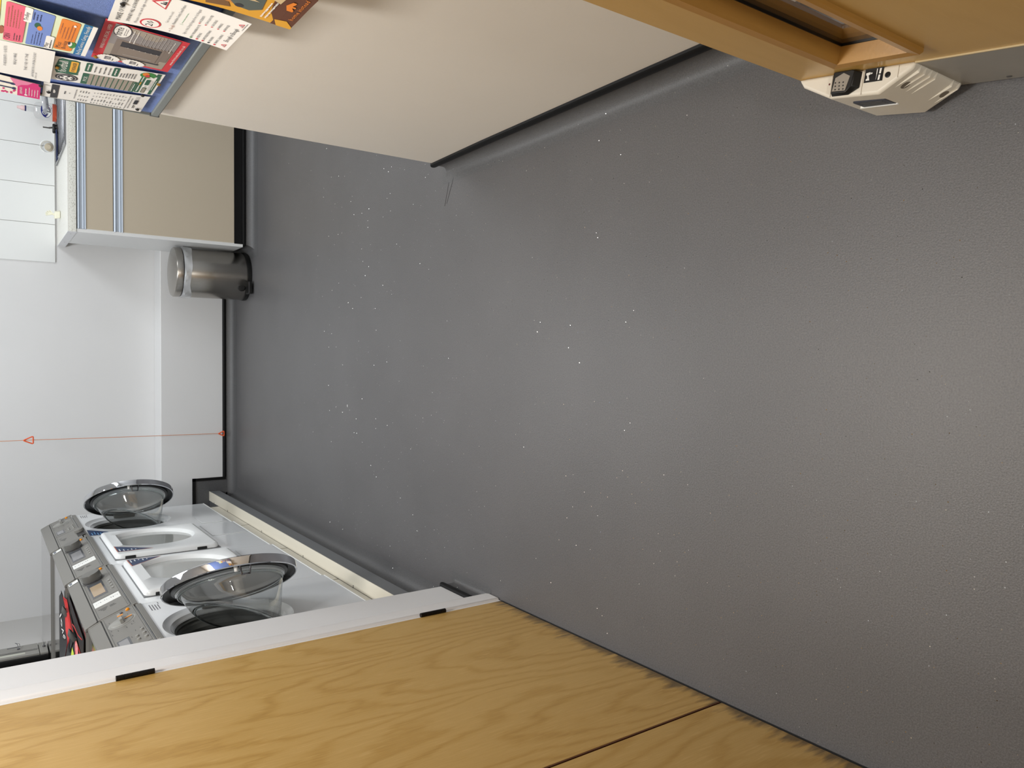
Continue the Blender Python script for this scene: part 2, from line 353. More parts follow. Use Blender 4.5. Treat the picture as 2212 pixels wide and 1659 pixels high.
# vinyl upstand stepping up the boxing behind the plinth
up = struct(box('baseboard_step', COVE, -1.2, -.716, YB - .004, YB, .02, .235))
m = MB(); m.box(-.722, -.706, YB - .010, YB, .052, .246); m.box(-1.2, -.706, YB - .010, YB, .228, .246); m.build('capping', BLACKCAP, up)

# --- white splash panels above the worktop
xs = [.558, .7725, .990, 1.208, 1.424, 1.64]
for i in range(5):
    box('tile', mat('splash_panel_white', (236, 238, 237), .2), xs[i] + .001, xs[i + 1] - .001, YU - .008, YU, .936, 1.55, wb, .001)
box('tile_backing', mat('grout_grey', (160, 157, 150), .8), xs[0] + .002, xs[5] - .002, YU - .003, YU, .938, 1.548, wb)
# painted architrave beside the left doors
tr = struct(MB().prism([(-.735, 1.893, 0.002), (-.722, 1.897, .002), (-.714, 1.906, .002), (-.714, 1.956, .002), (-.718, 1.976, .002), (-.735, 1.988, .002)], (0, 0, 2.058)).build('trim_5', W_GLOSS, None, .003))
box('door_stop', W_GLOSS, -.80, -.7195, 1.8915, 1.8985, 0.004, 2.06, tr)
struct(box('wall_above_left_doors', W_WHITE, -.86, -.73, -.04, 1.93, 2.05, 2.4))

# ================================================================== LEFT CUPBOARD DOORS
d2 = struct(box('door_2', W_LEFT, -.763, -.719, 1.0565, 1.8905, .006, 2.045, bevel=.0012))
d3 = struct(box('door_3', W_LEFT2, -.763, -.719, .20, 1.050, .006, 2.045, bevel=.0012))
box('lipping', W_DARK, -.7625, -.7195, 1.0535, 1.0568, .007, 2.04, d2)
box('lipping', W_DARK, -.7625, -.7215, 1.0495, 1.0515, .007, 2.04, d3)
box('under_door_shade', BLACK, -.757, -.7185, .20, 1.888, .0005, .0062, d2)  # black strip standing in for the shade in the gap under both leaves
HNG = mat('hinge_black', (34, 30, 26), .45, .6)
for z0 in (.198, .972, 1.75):
    m = MB(); 
    for k in range(5): m.cyl((-.714, 1.8925, z0 + .0162 * k), (-.714, 1.8925, z0 + .0162 * k + .0155), .0062, n=16)
    m.box(-.7195, -.716, 1.868, 1.893, z0, z0 + .08) if False else None
    m.build('hinge', HNG, d2)
struct(box('wall_left_near', W_CREAM, -.85, -.73, -.04, .195, 0, 2.4))

# ================================================================== RIGHT DOOR (held open)
DA = Vector((.4842, .7812, 0)); DD = Vector((-.1542, -.988, 0)).normalized(); DN = Vector((-.988, .1542, 0)).normalized()
def dp(d, z, p): return DA + DD * d + DN * p + Vector((0, 0, z))
def dbox(mb, d0, d1, z0, z1, p0, p1, mi=0):
    return mb.hexa([dp(d0, z0, p0), dp(d1, z0, p0), dp(d1, z0, p1), dp(d0, z0, p1)], [dp(d0, z1, p0), dp(d1, z1, p0), dp(d1, z1, p1), dp(d0, z1, p1)], mi)
DW = .80; V0, V1, Z0, Z1 = .112, .222, .226, 1.85
OL = [(0, .008), (DW, .008), (DW, 2.04), (0, 2.04)]; IL = [(V0, Z0), (V1, Z0), (V1, Z1), (V0, Z1)]
m = MB(); m.add([dp(a, z, p) for p in (0, -.044) for lp in (OL, IL) for a, z in lp], [[o + i, o + (i + 1) % 4, o + 4 + (i + 1) % 4, o + 4 + i] for o in (0, 8) for i in range(4)] + [[o + i, o + (i + 1) % 4, o + 8 + (i + 1) % 4, o + 8 + i] for o in (0, 4) for i in range(4)])
d1 = struct(m.build('door_1', W_RIGHT, None))
def bead_frame(p0, p1, lip):
    s = 1 if p1 > p0 else -1
    def bar(a, b, c, d):   # section: raised lip on the face, sloping inner reveal
        pass
    o = [(V0 - .014, Z0 - .014), (V1 + .014, Z0 - .014), (V1 + .014, Z1 + .014), (V0 - .014, Z1 + .014)]
    i1 = [(V0 + .001, Z0 + .001), (V1 - .001, Z0 + .001), (V1 - .001, Z1 - .001), (V0 + .001, Z1 - .001)]
    i2 = [(V0 + .007, Z0 + .007), (V1 - .007, Z0 + .007), (V1 - .007, Z1 - .007), (V0 + .007, Z1 - .007)]
    loops = [(o, p1), (o, p1 + s * lip * .6), ([(a + (.003 if k in (0, 3) else -.003), b + (.003 if k in (0, 1) else -.003)) for k, (a, b) in enumerate(o)], p1 + s * lip), (i1, p1 + s * lip * .8), (i2, p0 + s * .004), ([(V0, Z0), (V1, Z0), (V1, Z1), (V0, Z1)], p0 + s * .004)]
    for k in range(4):
        mb = MB(); vs_ = []
        for lp, p in loops:
            a, b = lp[k], lp[(k + 1) % 4]; vs_ += [dp(a[0], a[1], p), dp(b[0], b[1], p)]
        mb.add(vs_, [[2 * j, 2 * j + 1, 2 * j + 3, 2 * j + 2] for j in range(len(loops) - 1)]); mb.build('glazing_bead', W_BEAD, d1)
bead_frame(-.022, 0, .009); bead_frame(-.022, -.044, .009)
m = MB(); dbox(m, V0 + .002, V1 - .002, Z0 + .002, Z1 - .002, -.025, -.019); m.build('glass_pane', THIN, d1)
for a, b, c, d in ((V0 + .002, V0 + .0085, Z0, Z1), (V1 - .0085, V1 - .002, Z0, Z1), (V0, V1, Z0 + .002, Z0 + .0085)): m = MB(); dbox(m, a, b, c, d, -.027, -.017); m.build('glazing_seal', BLACK, d1)
m = MB(); dbox(m, .012, DW - .01, .010, .158, 0, .0018); kp = m.build('kick_plate', mat('satin_aluminium', (158, 155, 148), .4, .2, noise=.05, nscale=20), d1)
m = MB(); dbox(m, .197, DW - .01, .158, .1605, 0, .0022); m.build('kick_plate_edge', mat('worn_edge', (196, 178, 140), .4), d1)
for d_ in (.27, .5, .75): m = MB(); m.lathe([(.0, .0012), (.0035, .001), (.004, 0)], dp(d_, .024, .0018), DN, DD, 12); m.build('screw', MGD, d1)
# ---- door holder on the free corner
BEI = mat('beige_abs', (226, 220, 206), .42, noise=.03, nscale=12)
dh = thing('door_holder', 'cream wedge-shaped plastic door holder with black button, screwed to the corner of the wooden door', 'door holder', dp(.1, .01, .02))
m = MB()
foot = [(0.0, 0.0), (.011, .014), (.064, .0375), (.147, .0405), (.195, .010), (.2, 0)]
zb, zt_ = .014, .162
m.hexa([dp(a, zb, p) for a, p in foot], [dp(a, zt_, p) for a, p in foot]); m.build('casing', BEI, dh, .005, 3)
NV = (DD * .030 + DN * .046).normalized()
for z_ in (.146, .130, .114, .098, .046, .026):     # moulded ribs on the slanted end, fading towards the front
    A_ = dp(.1955, z_, .0090); B_ = dp(.163, z_, .0302); ZV = Vector((0, 0, 1))
    m = MB(); m.add([A_ - ZV * .0045, A_ + ZV * .002, B_, A_ + NV * .0042 - ZV * .0005, B_.lerp(A_, .5) + NV * .0024 - ZV * .0003, dp(.1995, z_ - .002, .0008)], [[0, 2, 4, 3], [1, 3, 4, 2], [0, 3, 5], [1, 5, 3]]); m.build('rib', BEI, dh)
for z_, a_, p_ in ((.132, .172, .0243), (.032, .181, .0185)):
    m = MB(); m.lathe([(0, .0003), (.0072, .0003), (.0075, 0)], dp(a_, z_, p_) + NV * .0004, NV, Vector((0, 0, 1)), 20); m.build('screw_recess', mat('beige_shadow', (120, 112, 100), .7), dh)
bt = MB(); BP = [(.066, .0005), (.102, .0008), (.116, .003), (.115, .0275), (.097, .0362), (.068, .0358)]; BT = [(.074, .0012), (.106, .0012), (.1105, .003), (.1075, .026), (.099, .035), (.0735, .0338)]
bt.hexa([dp(a, zt_, p) for a, p in BP], [dp(a, zt_ + .0125, p) for a, p in BT]); bo = bt.build('button', BLACK, dh, .0012)
GP = [(.0785, .0105), (.0920, .0045), (.1035, .0105), (.0982, .0318), (.0755, .0308)]
g = MB(); g.hexa([dp(a, zt_ + .0122, p) for a, p in GP], [dp(a, zt_ + .0132, p) for a, p in GP]); g.build('sounder_grille', mat('grille_grey', (150, 143, 132), .5), bo)
g = MB()
for i in range(3):
    for j in range(3): g.lathe([(0, .0002), (.0012, .0002), (.0013, 0)], dp(.0810 + .0068 * i - .0006 * j, zt_ + .0132, .0285 - .0052 * j + .0003 * i), (0, 0, 1), DD, 10)
g.build('grille_hole', BLACK, bo)
m = MB(); dbox(m, .1208, .1508, zt_, zt_ + .0006, .0008, .0212); lb = m.build('label', BLACK, dh)
lb['label'] = 'black printed label with white drill symbol'
m = MB()
def lbp(u, v, h=.0009): return dp(.1208 + .030 * u, zt_ + h, .0008 + .0204 * v)
for poly in ([(.08, .30), (.30, .26), (.30, .44), (.22, .48), (.27, .72), (.30, .86), (.10, .86), (.10, .74), (.17, .70), (.14, .48), (.08, .46)], [(.32, .31), (.42, .31), (.42, .40), (.32, .42)], [(.64, .08), (.69, .08), (.68, .5), (.64, .5)], [(.655, .5), (.675, .5), (.655, .86), (.645, .86)], [(.80, .08), (.90, .08), (.88, .46), (.78, .46)], [(.77, .54), (.87, .54), (.85, .92), (.75, .92)]):
    m.add([lbp(*q) for q in poly], [list(range(len(poly)))])
m.build('print', LABELW, lb)
m = MB(); m.lathe([(.0028, .0012), (.0042, .001), (.0045, 0)], dp(.1585, zt_, .0138), (0, 0, 1), DD, 20); m.lathe([(0, .0002), (.003, .0002)], dp(.1585, zt_ + .0002, .0138), (0, 0, 1), DD, 20); m.build('adjuster', BLACK, dh)
m = MB(); m.lathe([(0, .0006), (.0016, .0003)], dp(.0605, zt_, .0150), (0, 0, 1), DD, 12); m.build('indicator', mat('dark_red', (96, 30, 26), .3), dh)
m = MB(); dbox(m, .087, .141, .097, .130, .0385, .0413); m.build('rating_plate', mat('plate_dark', (44, 46, 58), .35), dh)
m = MB()
for k in range(3): dbox(m, .095, .132, .103 + .008 * k, .1065 + .008 * k, .0413, .0416)
m.build('plate_print', MGD, dh)
m = MB(); dbox(m, .080, .143, .0925, .0965, .0385, .0424); m.build('plate_ledge', LABELW, dh)
m = MB(); dbox(m, .095, .13, zb - .012, zb + .002, .008, .032); m.build('plunger_foot', BLACK, dh)
for a_, p0_, p1_ in ((.1745, .0015, .020), (.0645, .002, .0360), (.1185, .001, .0385)):
    m = MB(); dbox(m, a_, a_ + .0005, zt_, zt_ + .0004, p0_, p1_); m.build('casing_seam', mat('seam_tan', (158, 146, 126), .6), dh)

# ================================================================== MACHINES
XF = -.82; MWD = .602
def machine(kind, Yf, zt, label, cat, name, disp, idx):
    root = thing(name, label, cat, (XF - .3, Yf - MWD / 2, ZP), 'laundry machines on the plinth')
    def T(a, dz, out=0.0): return Vector((XF + out, Yf - a, zt + dz))
    def Fp(a, b, out=0.0):
        s = b / .1077; return Vector((XF + .002 - .040 * s + .9285 * out, Yf - a, zt - .135 + .100 * s + .3714 * out))
    FN = Vector((.9285, 0, .3714)); FU = Vector((-.3714, 0, .9285)); FA = Vector((0, -1, 0))
    def fbox(mb, a0, a1, b0, b1, o0, o1, mi=0):
        return mb.hexa([Fp(a0, b0, o0), Fp(a1, b0, o0), Fp(a1, b1, o0), Fp(a0, b1, o0)], [Fp(a0, b0, o1), Fp(a1, b0, o1), Fp(a1, b1, o1), Fp(a0, b1, o1)], mi)
    def tbox(mb, a0, a1, z0, z1, o0, o1, mi=0):
        return mb.hexa([T(a0, z0, o0), T(a1, z0, o0), T(a1, z1, o0), T(a0, z1, o0)], [T(a0, z0, o1), T(a1, z0, o1), T(a1, z1, o1), T(a0, z1, o1)], mi)
    def plate(mb, a0, a1, z0, z1, ca, cz_, rf, out, mi=0, n=72):
        th = [2 * pi * i / n for i in range(n)] + [math.atan2(z - cz_, a - ca) % (2 * pi) for a in (a0, a1) for z in (z0, z1)]; th = sorted(set(th)); inn = []; outr = []
        for q in th:
            c_, s_ = math.cos(q), math.sin(q); r = rf(q); inn.append((ca + r * c_, cz_ + r * s_))
            k = min((a1 - ca) / c_ if c_ > 1e-9 else 9, (a0 - ca) / c_ if c_ < -1e-9 else 9, (z1 - cz_) / s_ if s_ > 1e-9 else 9, (z0 - cz_) / s_ if s_ < -1e-9 else 9); outr.append((ca + k * c_, cz_ + k * s_))
        N_ = len(th); mb.add([T(a, z, out) for a, z in inn] + [T(a, z, out) for a, z in outr], [[i, (i + 1) % N_, N_ + (i + 1) % N_, N_ + i] for i in range(N_)], mi)
        return inn, outr
    # cabinet
    b = MB(); prof = [(XF, -.803), (XF, -.156), (XF - .002, -.150), (XF - .042, -.037), (XF - .057, -.012), (XL + .003, -.012), (XL + .003, -.803)]
    A = [Vector((x, Yf, zt + z)) for x, z in prof]; B = [Vector((x, Yf - MWD, zt + z)) for x, z in prof]; n = len(prof)
    b.add(A + B, [list(range(n)), list(range(n, 2 * n))[::-1]] + [[i, (i + 1) % n, n + (i + 1) % n, n + i] for i in range(n) if i != 0])
    if kind == 'washer':
        ca, cz_ = .302, -.368
        plate(b, 0, MWD, -.803, -.156, ca, cz_, lambda q: .198, 0)
        b.lathe([(.198, 0), (.193, -.006), (.188, -.010), (.176, -.013), (.170, -.022), (.164, -.026)], T(ca, cz_), (1, 0, 0), (0, -1, 0), 72)
    else:
        b.add([A[0], A[1], B[1], B[0]], [[0, 1, 2, 3]])
    b.build('cabinet', MW, root)
    m = MB(); tbox(m, .002, MWD - .002, -.803, -.799, 0, .0012); m.build('lower_edge', LABELW, root)
    m = MB(); m.box(-.86, -.846, Yf - MWD + .003, Yf - .003, ZP + .0012, zt - .803); m.build('kick_plate', mat('kick_plate_cream', (214, 210, 198), .3), root)
    m = MB(); m.box(XL + .02, -.862, Yf - MWD + .02, Yf - .02, ZP, zt - .8025); m.build('base', BLACKM, root)
    # top
    m = MB(); m.box(XL + .004, XF - .066, Yf - MWD - .001, Yf + .001, zt - .0125, zt); m.m = [0 if k == 1 else 1 for k in range(6)]; m.build('top', [STEEL, MG], root)
    # fascia
    m = MB(); tbox(m, 0.001, MWD - .001, -.1555, -.137, -.002, .004, 0)
    fbox(m, .001, MWD - .001, .0025, .1055, -.004, .003, 0)
    p0 = [(XF - .039, -.0345), (XF - .0365, -.0335), (XF - .0555, .0005), (XF - .066, .002), (XF - .066, -.0035)]
    m.hexa([Vector((x, Yf - .001, zt + z)) for x, z in p0], [Vector((x, Yf - MWD + .001, zt + z)) for x, z in p0])
    fa = m.build('fascia', MG, root, .0018)
    m = MB(); fbox(m, .001, MWD - .001, .1055, .112, -.004, .0006); m.build('fascia_groove', GROOVE, root)
    m = MB(); fbox(m, .0, .004, -.002, .1075, .0, .0048); m.hexa([Vector((x + .0015, Yf, zt + z + .0012)) for x, z in p0], [Vector((x + .0015, Yf - .004, zt + z + .0012)) for x, z in p0]); m.build('fascia_edge', MG2, root, .001)
    seam = MB(); fbox(seam, .012, MWD - .012, .0075, .0083, .003, .0033); fbox(seam, .012, MWD - .012, .0995, .1003, .003, .0033); fbox(seam, .392 if kind == 'dryer' else .375, .393 if kind == 'dryer' else .376, .008, .1, .003, .0033); seam.build('panel_seam', GROOVE, root)
    m = MB(); m.lathe([(0, .0075), (.003, .0070), (.0062, .0045), (.0068, 0)], Fp(.027, .025, .003), FN, FA, 24); m.build('start_button', ORANGE, root)
    if kind == 'dryer':
        m = MB(); fbox(m, .165, .356, .040, .0915, .003, .0036); d_ = m.build('display', DISP, root)
        m = MB(); fbox(m, .205, .338, .046, .0865, .0036, .0042); m.build('screen', disp, d_)
        m = MB(); m.lathe([(0, .0042), (.038, .0042), (.041, .0025)], Fp(.132, .064, .0), FN, FA, 40); m.build('knob_plate', MGD, root)
        m = MB(); m.lathe([(.033, 0), (.034, .006), (.0335, .030), (.032, .033), (0, .0338)], Fp(.132, .064, .003), FN, FA, 48); kb = m.build('knob', mat('knob_grey', (104, 103, 99), .32), root)
        m = MB(); m.lathe([(.0352, .004), (.0352, .007)], Fp(.132, .064, .003), FN, FA, 48); m.build('knob_ring', CHROME_D, kb)
        for k in range(4):
            a_ = .216 + .036 * k; m = MB(); fbox(m, a_ - .009, a_ + .009, .0165, .0235, .003, .0052); fbox(m, a_ - .011, a_ + .011, .0265, .0285, .003, .0034); m.build('button', MG2, root, .001)
        m = MB(); fbox(m, .402, .468, .012, .0985, .003, .0036); lw = m.build('paper_label', LABELW, root)
        m = MB()
        for k in range(11): fbox(m, .43 + random.uniform(-.006, .006), .433 + random.uniform(-.006, .006), .018 + .007 * k, .021 + .007 * k, .0036, .0039)
        m.build('handwriting', INKG, lw)
        m = MB()
        for k in range(3): fbox(m, .500 + .012 * k, .506 + .012 * k, .062 + .004 * k, .092 - .006 * k, .003, .0033)
        fbox(m, .505, .512, .040, .056, .003, .0033); fbox(m, .518, .522, .036, .056, .003, .0033); m.build('panel_print', MGD, root)
        m = MB(); tbox(m, .012, .066, -.0255, -.0125, -.046 + .0, -.0435); 
        q0 = [Vector((XF - .0375 + .0008, 0, zt - .0315)), Vector((XF - .0545 + .0008, 0, zt - .001))]
        m = MB(); m.add([q0[0] + Vector((.0004, Yf - .010, .0003)), q0[0] + Vector((.0004, Yf - .045, .0003)), q0[1] + Vector((.0004, Yf - .045, .0003)), q0[1] + Vector((.0004, Yf - .010, .0003))], [[0, 1, 2, 3]]); sb = m.build('sticker', LABELW, root)
        m = MB()
        for k in range(4):
            y0_ = Yf - .013 - .007 * k; u0, u1 = .62, .92
            m.add([q0[0].lerp(q0[1], u0) + Vector((.0007, y0_, .0006)), q0[0].lerp(q0[1], u0) + Vector((.0007, y0_ - .004, .0006)), q0[0].lerp(q0[1], u1) + Vector((.0007, y0_ - .004, .0006)), q0[0].lerp(q0[1], u1) + Vector((.0007, y0_, .0006))], [[0, 1, 2, 3]])
        m.build('sticker_print', BLUEST, sb)
        # square door with a D-shaped window
        a0, a1, z0, z1 = .032, .536, -.598, -.188; ca, cz_, RW, ch = .246, -.375, .180, .137
        rw = lambda q, R_=RW, c_=ch: min(R_, c_ / math.sin(q)) if math.sin(q) > .02 else R_
        def rr(a0, a1, z0, z1, r, n=6):
            pts = []
            for cxx, czz, q0_ in ((a1 - r, z1 - r, 0), (a0 + r, z1 - r, pi / 2), (a0 + r, z0 + r, pi), (a1 - r, z0 + r, 1.5 * pi)):
                pts += [(cxx + r * math.cos(q0_ + pi / 2 * i / n), czz + r * math.sin(q0_ + pi / 2 * i / n)) for i in range(n + 1)]
            return pts
        m = MB(); L1 = rr(a0, a1, z0, z1, .025); L2 = rr(a0 + .004, a1 - .004, z0 + .004, z1 - .004, .022); L3 = rr(a0 + .012, a1 - .012, z0 + .012, z1 - .012, .015)
        nn = len(L1); lay = [(L1, .003), (L1, .015), (L2, .0205), (L3, .023)]; vs_ = [T(a, z, o) for Lp, o in lay for a, z in Lp]
        m.add(vs_, [[j * nn + i, j * nn + (i + 1) % nn, (j + 1) * nn + (i + 1) % nn, (j + 1) * nn + i] for j in range(3) for i in range(nn)], 0, True)
        # face between L3 and window: fan by angle
        th = sorted(set([2 * pi * i / 96 for i in range(96)])); 
        def outp(q):
            c_, s_ = math.cos(q), math.sin(q); A0, A1, B0, B1 = a0 + .012, a1 - .012, z0 + .012, z1 - .012
            k = min((A1 - ca) / c_ if c_ > 1e-9 else 9, (A0 - ca) / c_ if c_ < -1e-9 else 9, (B1 - cz_) / s_ if s_ > 1e-9 else 9, (B0 - cz_) / s_ if s_ < -1e-9 else 9)
            return (ca + k * c_, cz_ + k * s_)
        thc = sorted(th + [math.atan2(z - cz_, a - ca) % (2 * pi) for a in (a0 + .012, a1 - .012) for z in (z0 + .012, z1 - .012)]); nt_ = len(thc)
        lay = [([outp(q) for q in thc], .023), ([(ca + rw(q) * math.cos(q), cz_ + rw(q) * math.sin(q)) for q in thc], .023), ([(ca + .985 * rw(q) * math.cos(q), cz_ + .985 * rw(q) * math.sin(q)) for q in thc], .021), ([(ca + .92 * rw(q) * math.cos(q), cz_ + .92 * rw(q) * math.sin(q)) for q in thc], .006)]
        vs_ = [T(a, z, o) for Lp, o in lay for a, z in Lp]
        m.add(vs_, [[j * nt_ + i, j * nt_ + (i + 1) % nt_, (j + 1) * nt_ + (i + 1) % nt_, (j + 1) * nt_ + i] for j in range(3) for i in range(nt_)], 0, False)
        for k in range(nt_ * 3): m.s[-1 - k] = k < nt_ * 2
        dr = m.build('door', MWP, root)
        m = MB(); m.add([T(ca + .925 * rw(q) * math.cos(q), cz_ + .925 * rw(q) * math.sin(q), .0075) for q in thc], [list(range(nt_))]); m.build('window', PANE, dr)
        m = MB(); tbox(m, a0 + .004, a1 + .003, z0 - .006, z1 + .004, .0004, .002); m.build('door_gap_shade', mat('gap_shade_grey', (120, 122, 124), .5), root)  # flat grey strip painted as the shadow line round the door
        for zz in (-.262, -.545):
            m = MB(); tbox(m, a1 - .006, a1 + .004, zz, zz + .040, .002, .014); m.build('hinge', BLACK, dr, .002)
        st = [(.372, -.200), (.487, -.200), (.487, -.338)] if idx == 1 else [(.046, -.200), (.158, -.204), (.046, -.330)]
        sw = MB(); sw.add([T(a, z, .0234) for a, z in st], [[0, 1, 2]]); sk = sw.build('sticker', STKO, root)
        cxs = sum(a for a, z in st) / 3; czs = sum(z for a, z in st) / 3
        st2 = [(cxs + (a - cxs) * .93, czs + (z - czs) * .93) for a, z in st]
        m = MB(); m.add([T(a, z, .0237) for a, z in st2], [[0, 1, 2]]); m.build('sticker_face', BLUEST, sk)
        m = MB(); s_ = 1 if idx == 1 else -1; ax0 = (st[1][0] if idx == 1 else st[0][0])
        for k, (w0, w1) in enumerate(((.010, .050), (.010, .040), (.012, .028), (.012, .045), (.012, .036), (.014, .024))):
            zz = -.212 - .015 * k
            xa = (ax0 - w1 * (1 - k * .08)) if idx == 1 else (ax0 + w0); xb = (ax0 - w0) if idx == 1 else (ax0 + w1 * (1 - k * .08))
            tbox(m, xa, xb, zz - .0022, zz + .0022, .0237, .0239)
        m.build('sticker_print', STKW, sk)
        fx0, fx1, fz0, fz1 = .030, .285, -.788, -.630
    else:
        # control panel
        m = MB(); fbox(m, .262, .345, .058, .094, .003, .0036); d_ = m.build('display', DISP, root)
        m = MB(); fbox(m, .272, .335, .064, .090, .0036, .0041); m.build('screen', disp, d_)
        m = MB(); m.lathe([(.0, .0032), (.030, .0034), (.040, .0042), (.043, .0032)], Fp(.108, .055, 0), FN, FA, 48); m.build('knob_dish', MG2, root)
        m = MB(); m.lathe([(0, .006), (.030, .007), (.036, .0035)], Fp(.108, .055, .001), FN, FA, 40); kb = m.build('knob', MG2, root)
        g = MB(); fbox(g, .078, .138, .0495, .0605, .007, .024); g.build('knob_grip', mat('knob_grip_grey', (150, 149, 144), .3), kb, .002)
        g = MB(); fbox(g, .104, .112, .044, .0615, .0242, .0252) if idx == 3 else None; fbox(g, .105, .111, .022, .046, .0088, .0098) if idx == 3 else None
        if idx == 3: g.build('pointer', ORANGE, kb)
        m = MB(); m.lathe([(0, .0055), (.0045, .0045), (.0055, 0)], Fp(.030, .046, .003), FN, FA, 20); m.build('button', CHROME_D, root)
        for a_, b_ in ((.261, .019), (.298, .018), (.297, .039), (.327, .039), (.335, .018)):
            m = MB(); m.lathe([(0, .005), (.005, .0042), (.0065, 0)], Fp(a_, b_, .003), FN, FA, 20); m.build('button', MG2, root)
        m = MB()
        for k, (a_, b_) in enumerate(((.06, .030), (.075, .026), (.15, .026), (.165, .034), (.172, .05), (.165, .075), (.06, .088), (.14, .092), (.09, .094), (.18, .094), (.235, .034), (.235, .019), (.275, .051))):
            fbox(m, a_, a_ + .012, b_, b_ + .0022, .003, .0032)
        fbox(m, .175, .1755, .024, .036, .003, .0032); fbox(m, .05, .19, .0965, .097, .003, .0032)
        for k in range(3): fbox(m, .470 + .016 * k, .478 + .016 * k, .064 + .004 * k, .092 - .006 * k, .003, .0033)
        fbox(m, .44, .447, .084, .094, .003, .0033); m.build('panel_print', MGD, root)
        # drawer pull pocket
        m = MB(); fbox(m, .412, .560, -.012, .020, .0005, .0036); m.build('pull_pocket', BLACK, root)
        m = MB(); m.lathe([(.022, 0), (.020, .012), (.008, .017), (0, .018)], Fp(.455, .004, .0025), FN, FA, 24); m.build('pull_lip', MG, root)
        m = MB(); fbox(m, .405, .411, -.010, .024, .003, .005); m.build('pull_edge', MG2, root)
        # door mouth: gasket and drum
        m = MB(); m.lathe([(.166, -.024), (.164, -.030), (.158, -.034), (.160, -.042), (.152, -.046), (.150, -.058), (.146, -.062), (.148, -.075)], T(ca, cz_), (1, 0, 0), (0, -1, 0), 64); m.build('gasket', RUBBER, root)
        m = MB(); m.lathe([(.148, -.072), (.20, -.10), (.215, -.13), (.215, -.36), (.0, -.37)], T(ca, cz_), (1, 0, 0), (0, -1, 0), 48); m.build('drum', BLACKM, root)
        # round door standing ajar, hinged at the far side
        ph = math.radians(31); hr = .207; hg = T(.125, -.371, .002); dv = Vector((math.sin(ph), -math.cos(ph), 0)); nv = Vector((-math.cos(ph), -math.sin(ph), 0)); cc = hg + dv * hr
        m = MB(); m.lathe([(.150, -.020), (.165, -.0255), (.190, -.0275), (.202, -.026), (.2065, -.0225), (.2075, -.018), (.2075, .003), (.205, .0055), (.2025, .004), (.2015, -.008)], cc, nv, dv, 96); dr = m.build('door', CHROME, root)
        m = MB(); m.lathe([(.2015, -.008), (.190, -.011), (.181, -.012), (.178, -.004), (.172, -.003), (.168, .000)], cc, nv, dv, 96); m.build('inner_ring', BLACK, dr)
        E2 = nv.cross(dv)
        def dep(u, v, t):
            zz = (dv * u + E2 * v).z; return t * (.80 - zz * 2.9) if t > .022 else t
        outer = [(.167, -.004), (.167, .006), (.161, .010), (.157, .016), (.158, .024), (.154, .034), (.150, .050), (.142, .085), (.131, .125), (.122, .142), (.108, .150), (.06, .153), (.001, .154)]
        m = MB(); m.lathe(outer, cc, nv, dv, 96, fn=dep); gb = m.build('glass_bowl', BOWL, dr)
        tor = lambda r_, t_, w_: [(r_ + w_ * math.cos(2 * pi * i / 10), t_ + w_ * math.sin(2 * pi * i / 10)) for i in range(11)]
        m = MB(); m.lathe(tor(.118, .143, .0045), cc, nv, dv, 80, fn=dep); m.build('glass_edge', GLASSB, gb)
        m = MB(); m.lathe(tor(.158, .013, .004), cc, nv, dv, 80, fn=dep); m.build('glass_collar', GLASSB, gb)
        m = MB(); m.lathe([(.168, .0), (.164, -.002), (.162, -.012), (.150, -.019), (.001, -.021)], cc, nv, dv, 64); m.build('door_cover', DCOV, dr)
        def rp(r, q, t): return cc + dv * r * math.cos(q) + Vector((0, 0, 1)) * r * math.sin(q) + nv * t
        m = MB(); m.tube([rp(.188, -.085, -.006), rp(.184, -.080, .008), rp(.181, -.066, .026), rp(.181, .066, .026), rp(.184, .080, .008), rp(.188, .085, -.006)], .0032, 8); m.build('latch', CHROME_D, dr)
        m = MB(); m.cyl(rp(.184, .150, -.006), rp(.184, .150, .016), .0065, .0055, 16); m.build('pin', LABELW, dr)
        m = MB(); tbox(m, .105, .140, -.42, -.32, -.010, .012); m.build('hinge', MG2, dr, .002)
        m = MB()
        for k in range(4): tbox(m, .03 + .002 * k, .095 - .008 * (k == 3), -.176 - .0085 * k, -.173 - .0085 * k, 0, .0005)
        tbox(m, .010, .028, -.205, -.2025, 0, .0005); m.build('enamel_print', INKG, root)
        if idx == 0:
            sw = MB(); sw.add([T(a, z, .0006) for a, z in ((.432, -.163), (.580, -.161), (.584, -.236), (.560, -.222), (.528, -.246))], [[0, 1, 2, 3, 4]]); sk = sw.build('sticker', BLUEST, root)
            m = MB()
            for k, (x0, x1) in enumerate(((.520, .570), (.500, .56), (.525, .575), (.53, .572))): tbox(m, x0, x1, -.176 - .012 * k, -.173 - .012 * k, .0006, .0009)
            m.add([T(a, z, .0009) for a, z in ((.545, -.222), (.575, -.226), (.582, -.238), (.560, -.224), (.530, -.245))], [[0, 1, 2, 3, 4]]); m.build('sticker_print', STKL, sk)
        fx0, fx1, fz0, fz1 = .412, .575, -.784, -.664
    # service flap, lower front
    m = MB(); tbox(m, fx0, fx1, fz0, fz1, 0, .0022); m.build('service_flap', MW, root, .0012)
    m = MB(); tbox(m, fx0 - .0012, fx0, fz0, fz1, 0, .0016); tbox(m, fx1, fx1 + .0012, fz0, fz1, 0, .0008); tbox(m, fx0, fx1, fz1, fz1 + .0012, 0, .0010); m.build('flap_seam', MG2, root)
    return root
machine('washer', 4.615, 1.038, 'white washing machine farthest from the camera, its round chrome door ajar, blue pennant sticker', 'washing machine', 'washing_machine', DISPG, 0)
machine('dryer', 4.011, 1.0295, 'white tumble dryer with grey display, next to the farthest washing machine', 'tumble dryer', 'tumble_dryer', DISPG, 1)
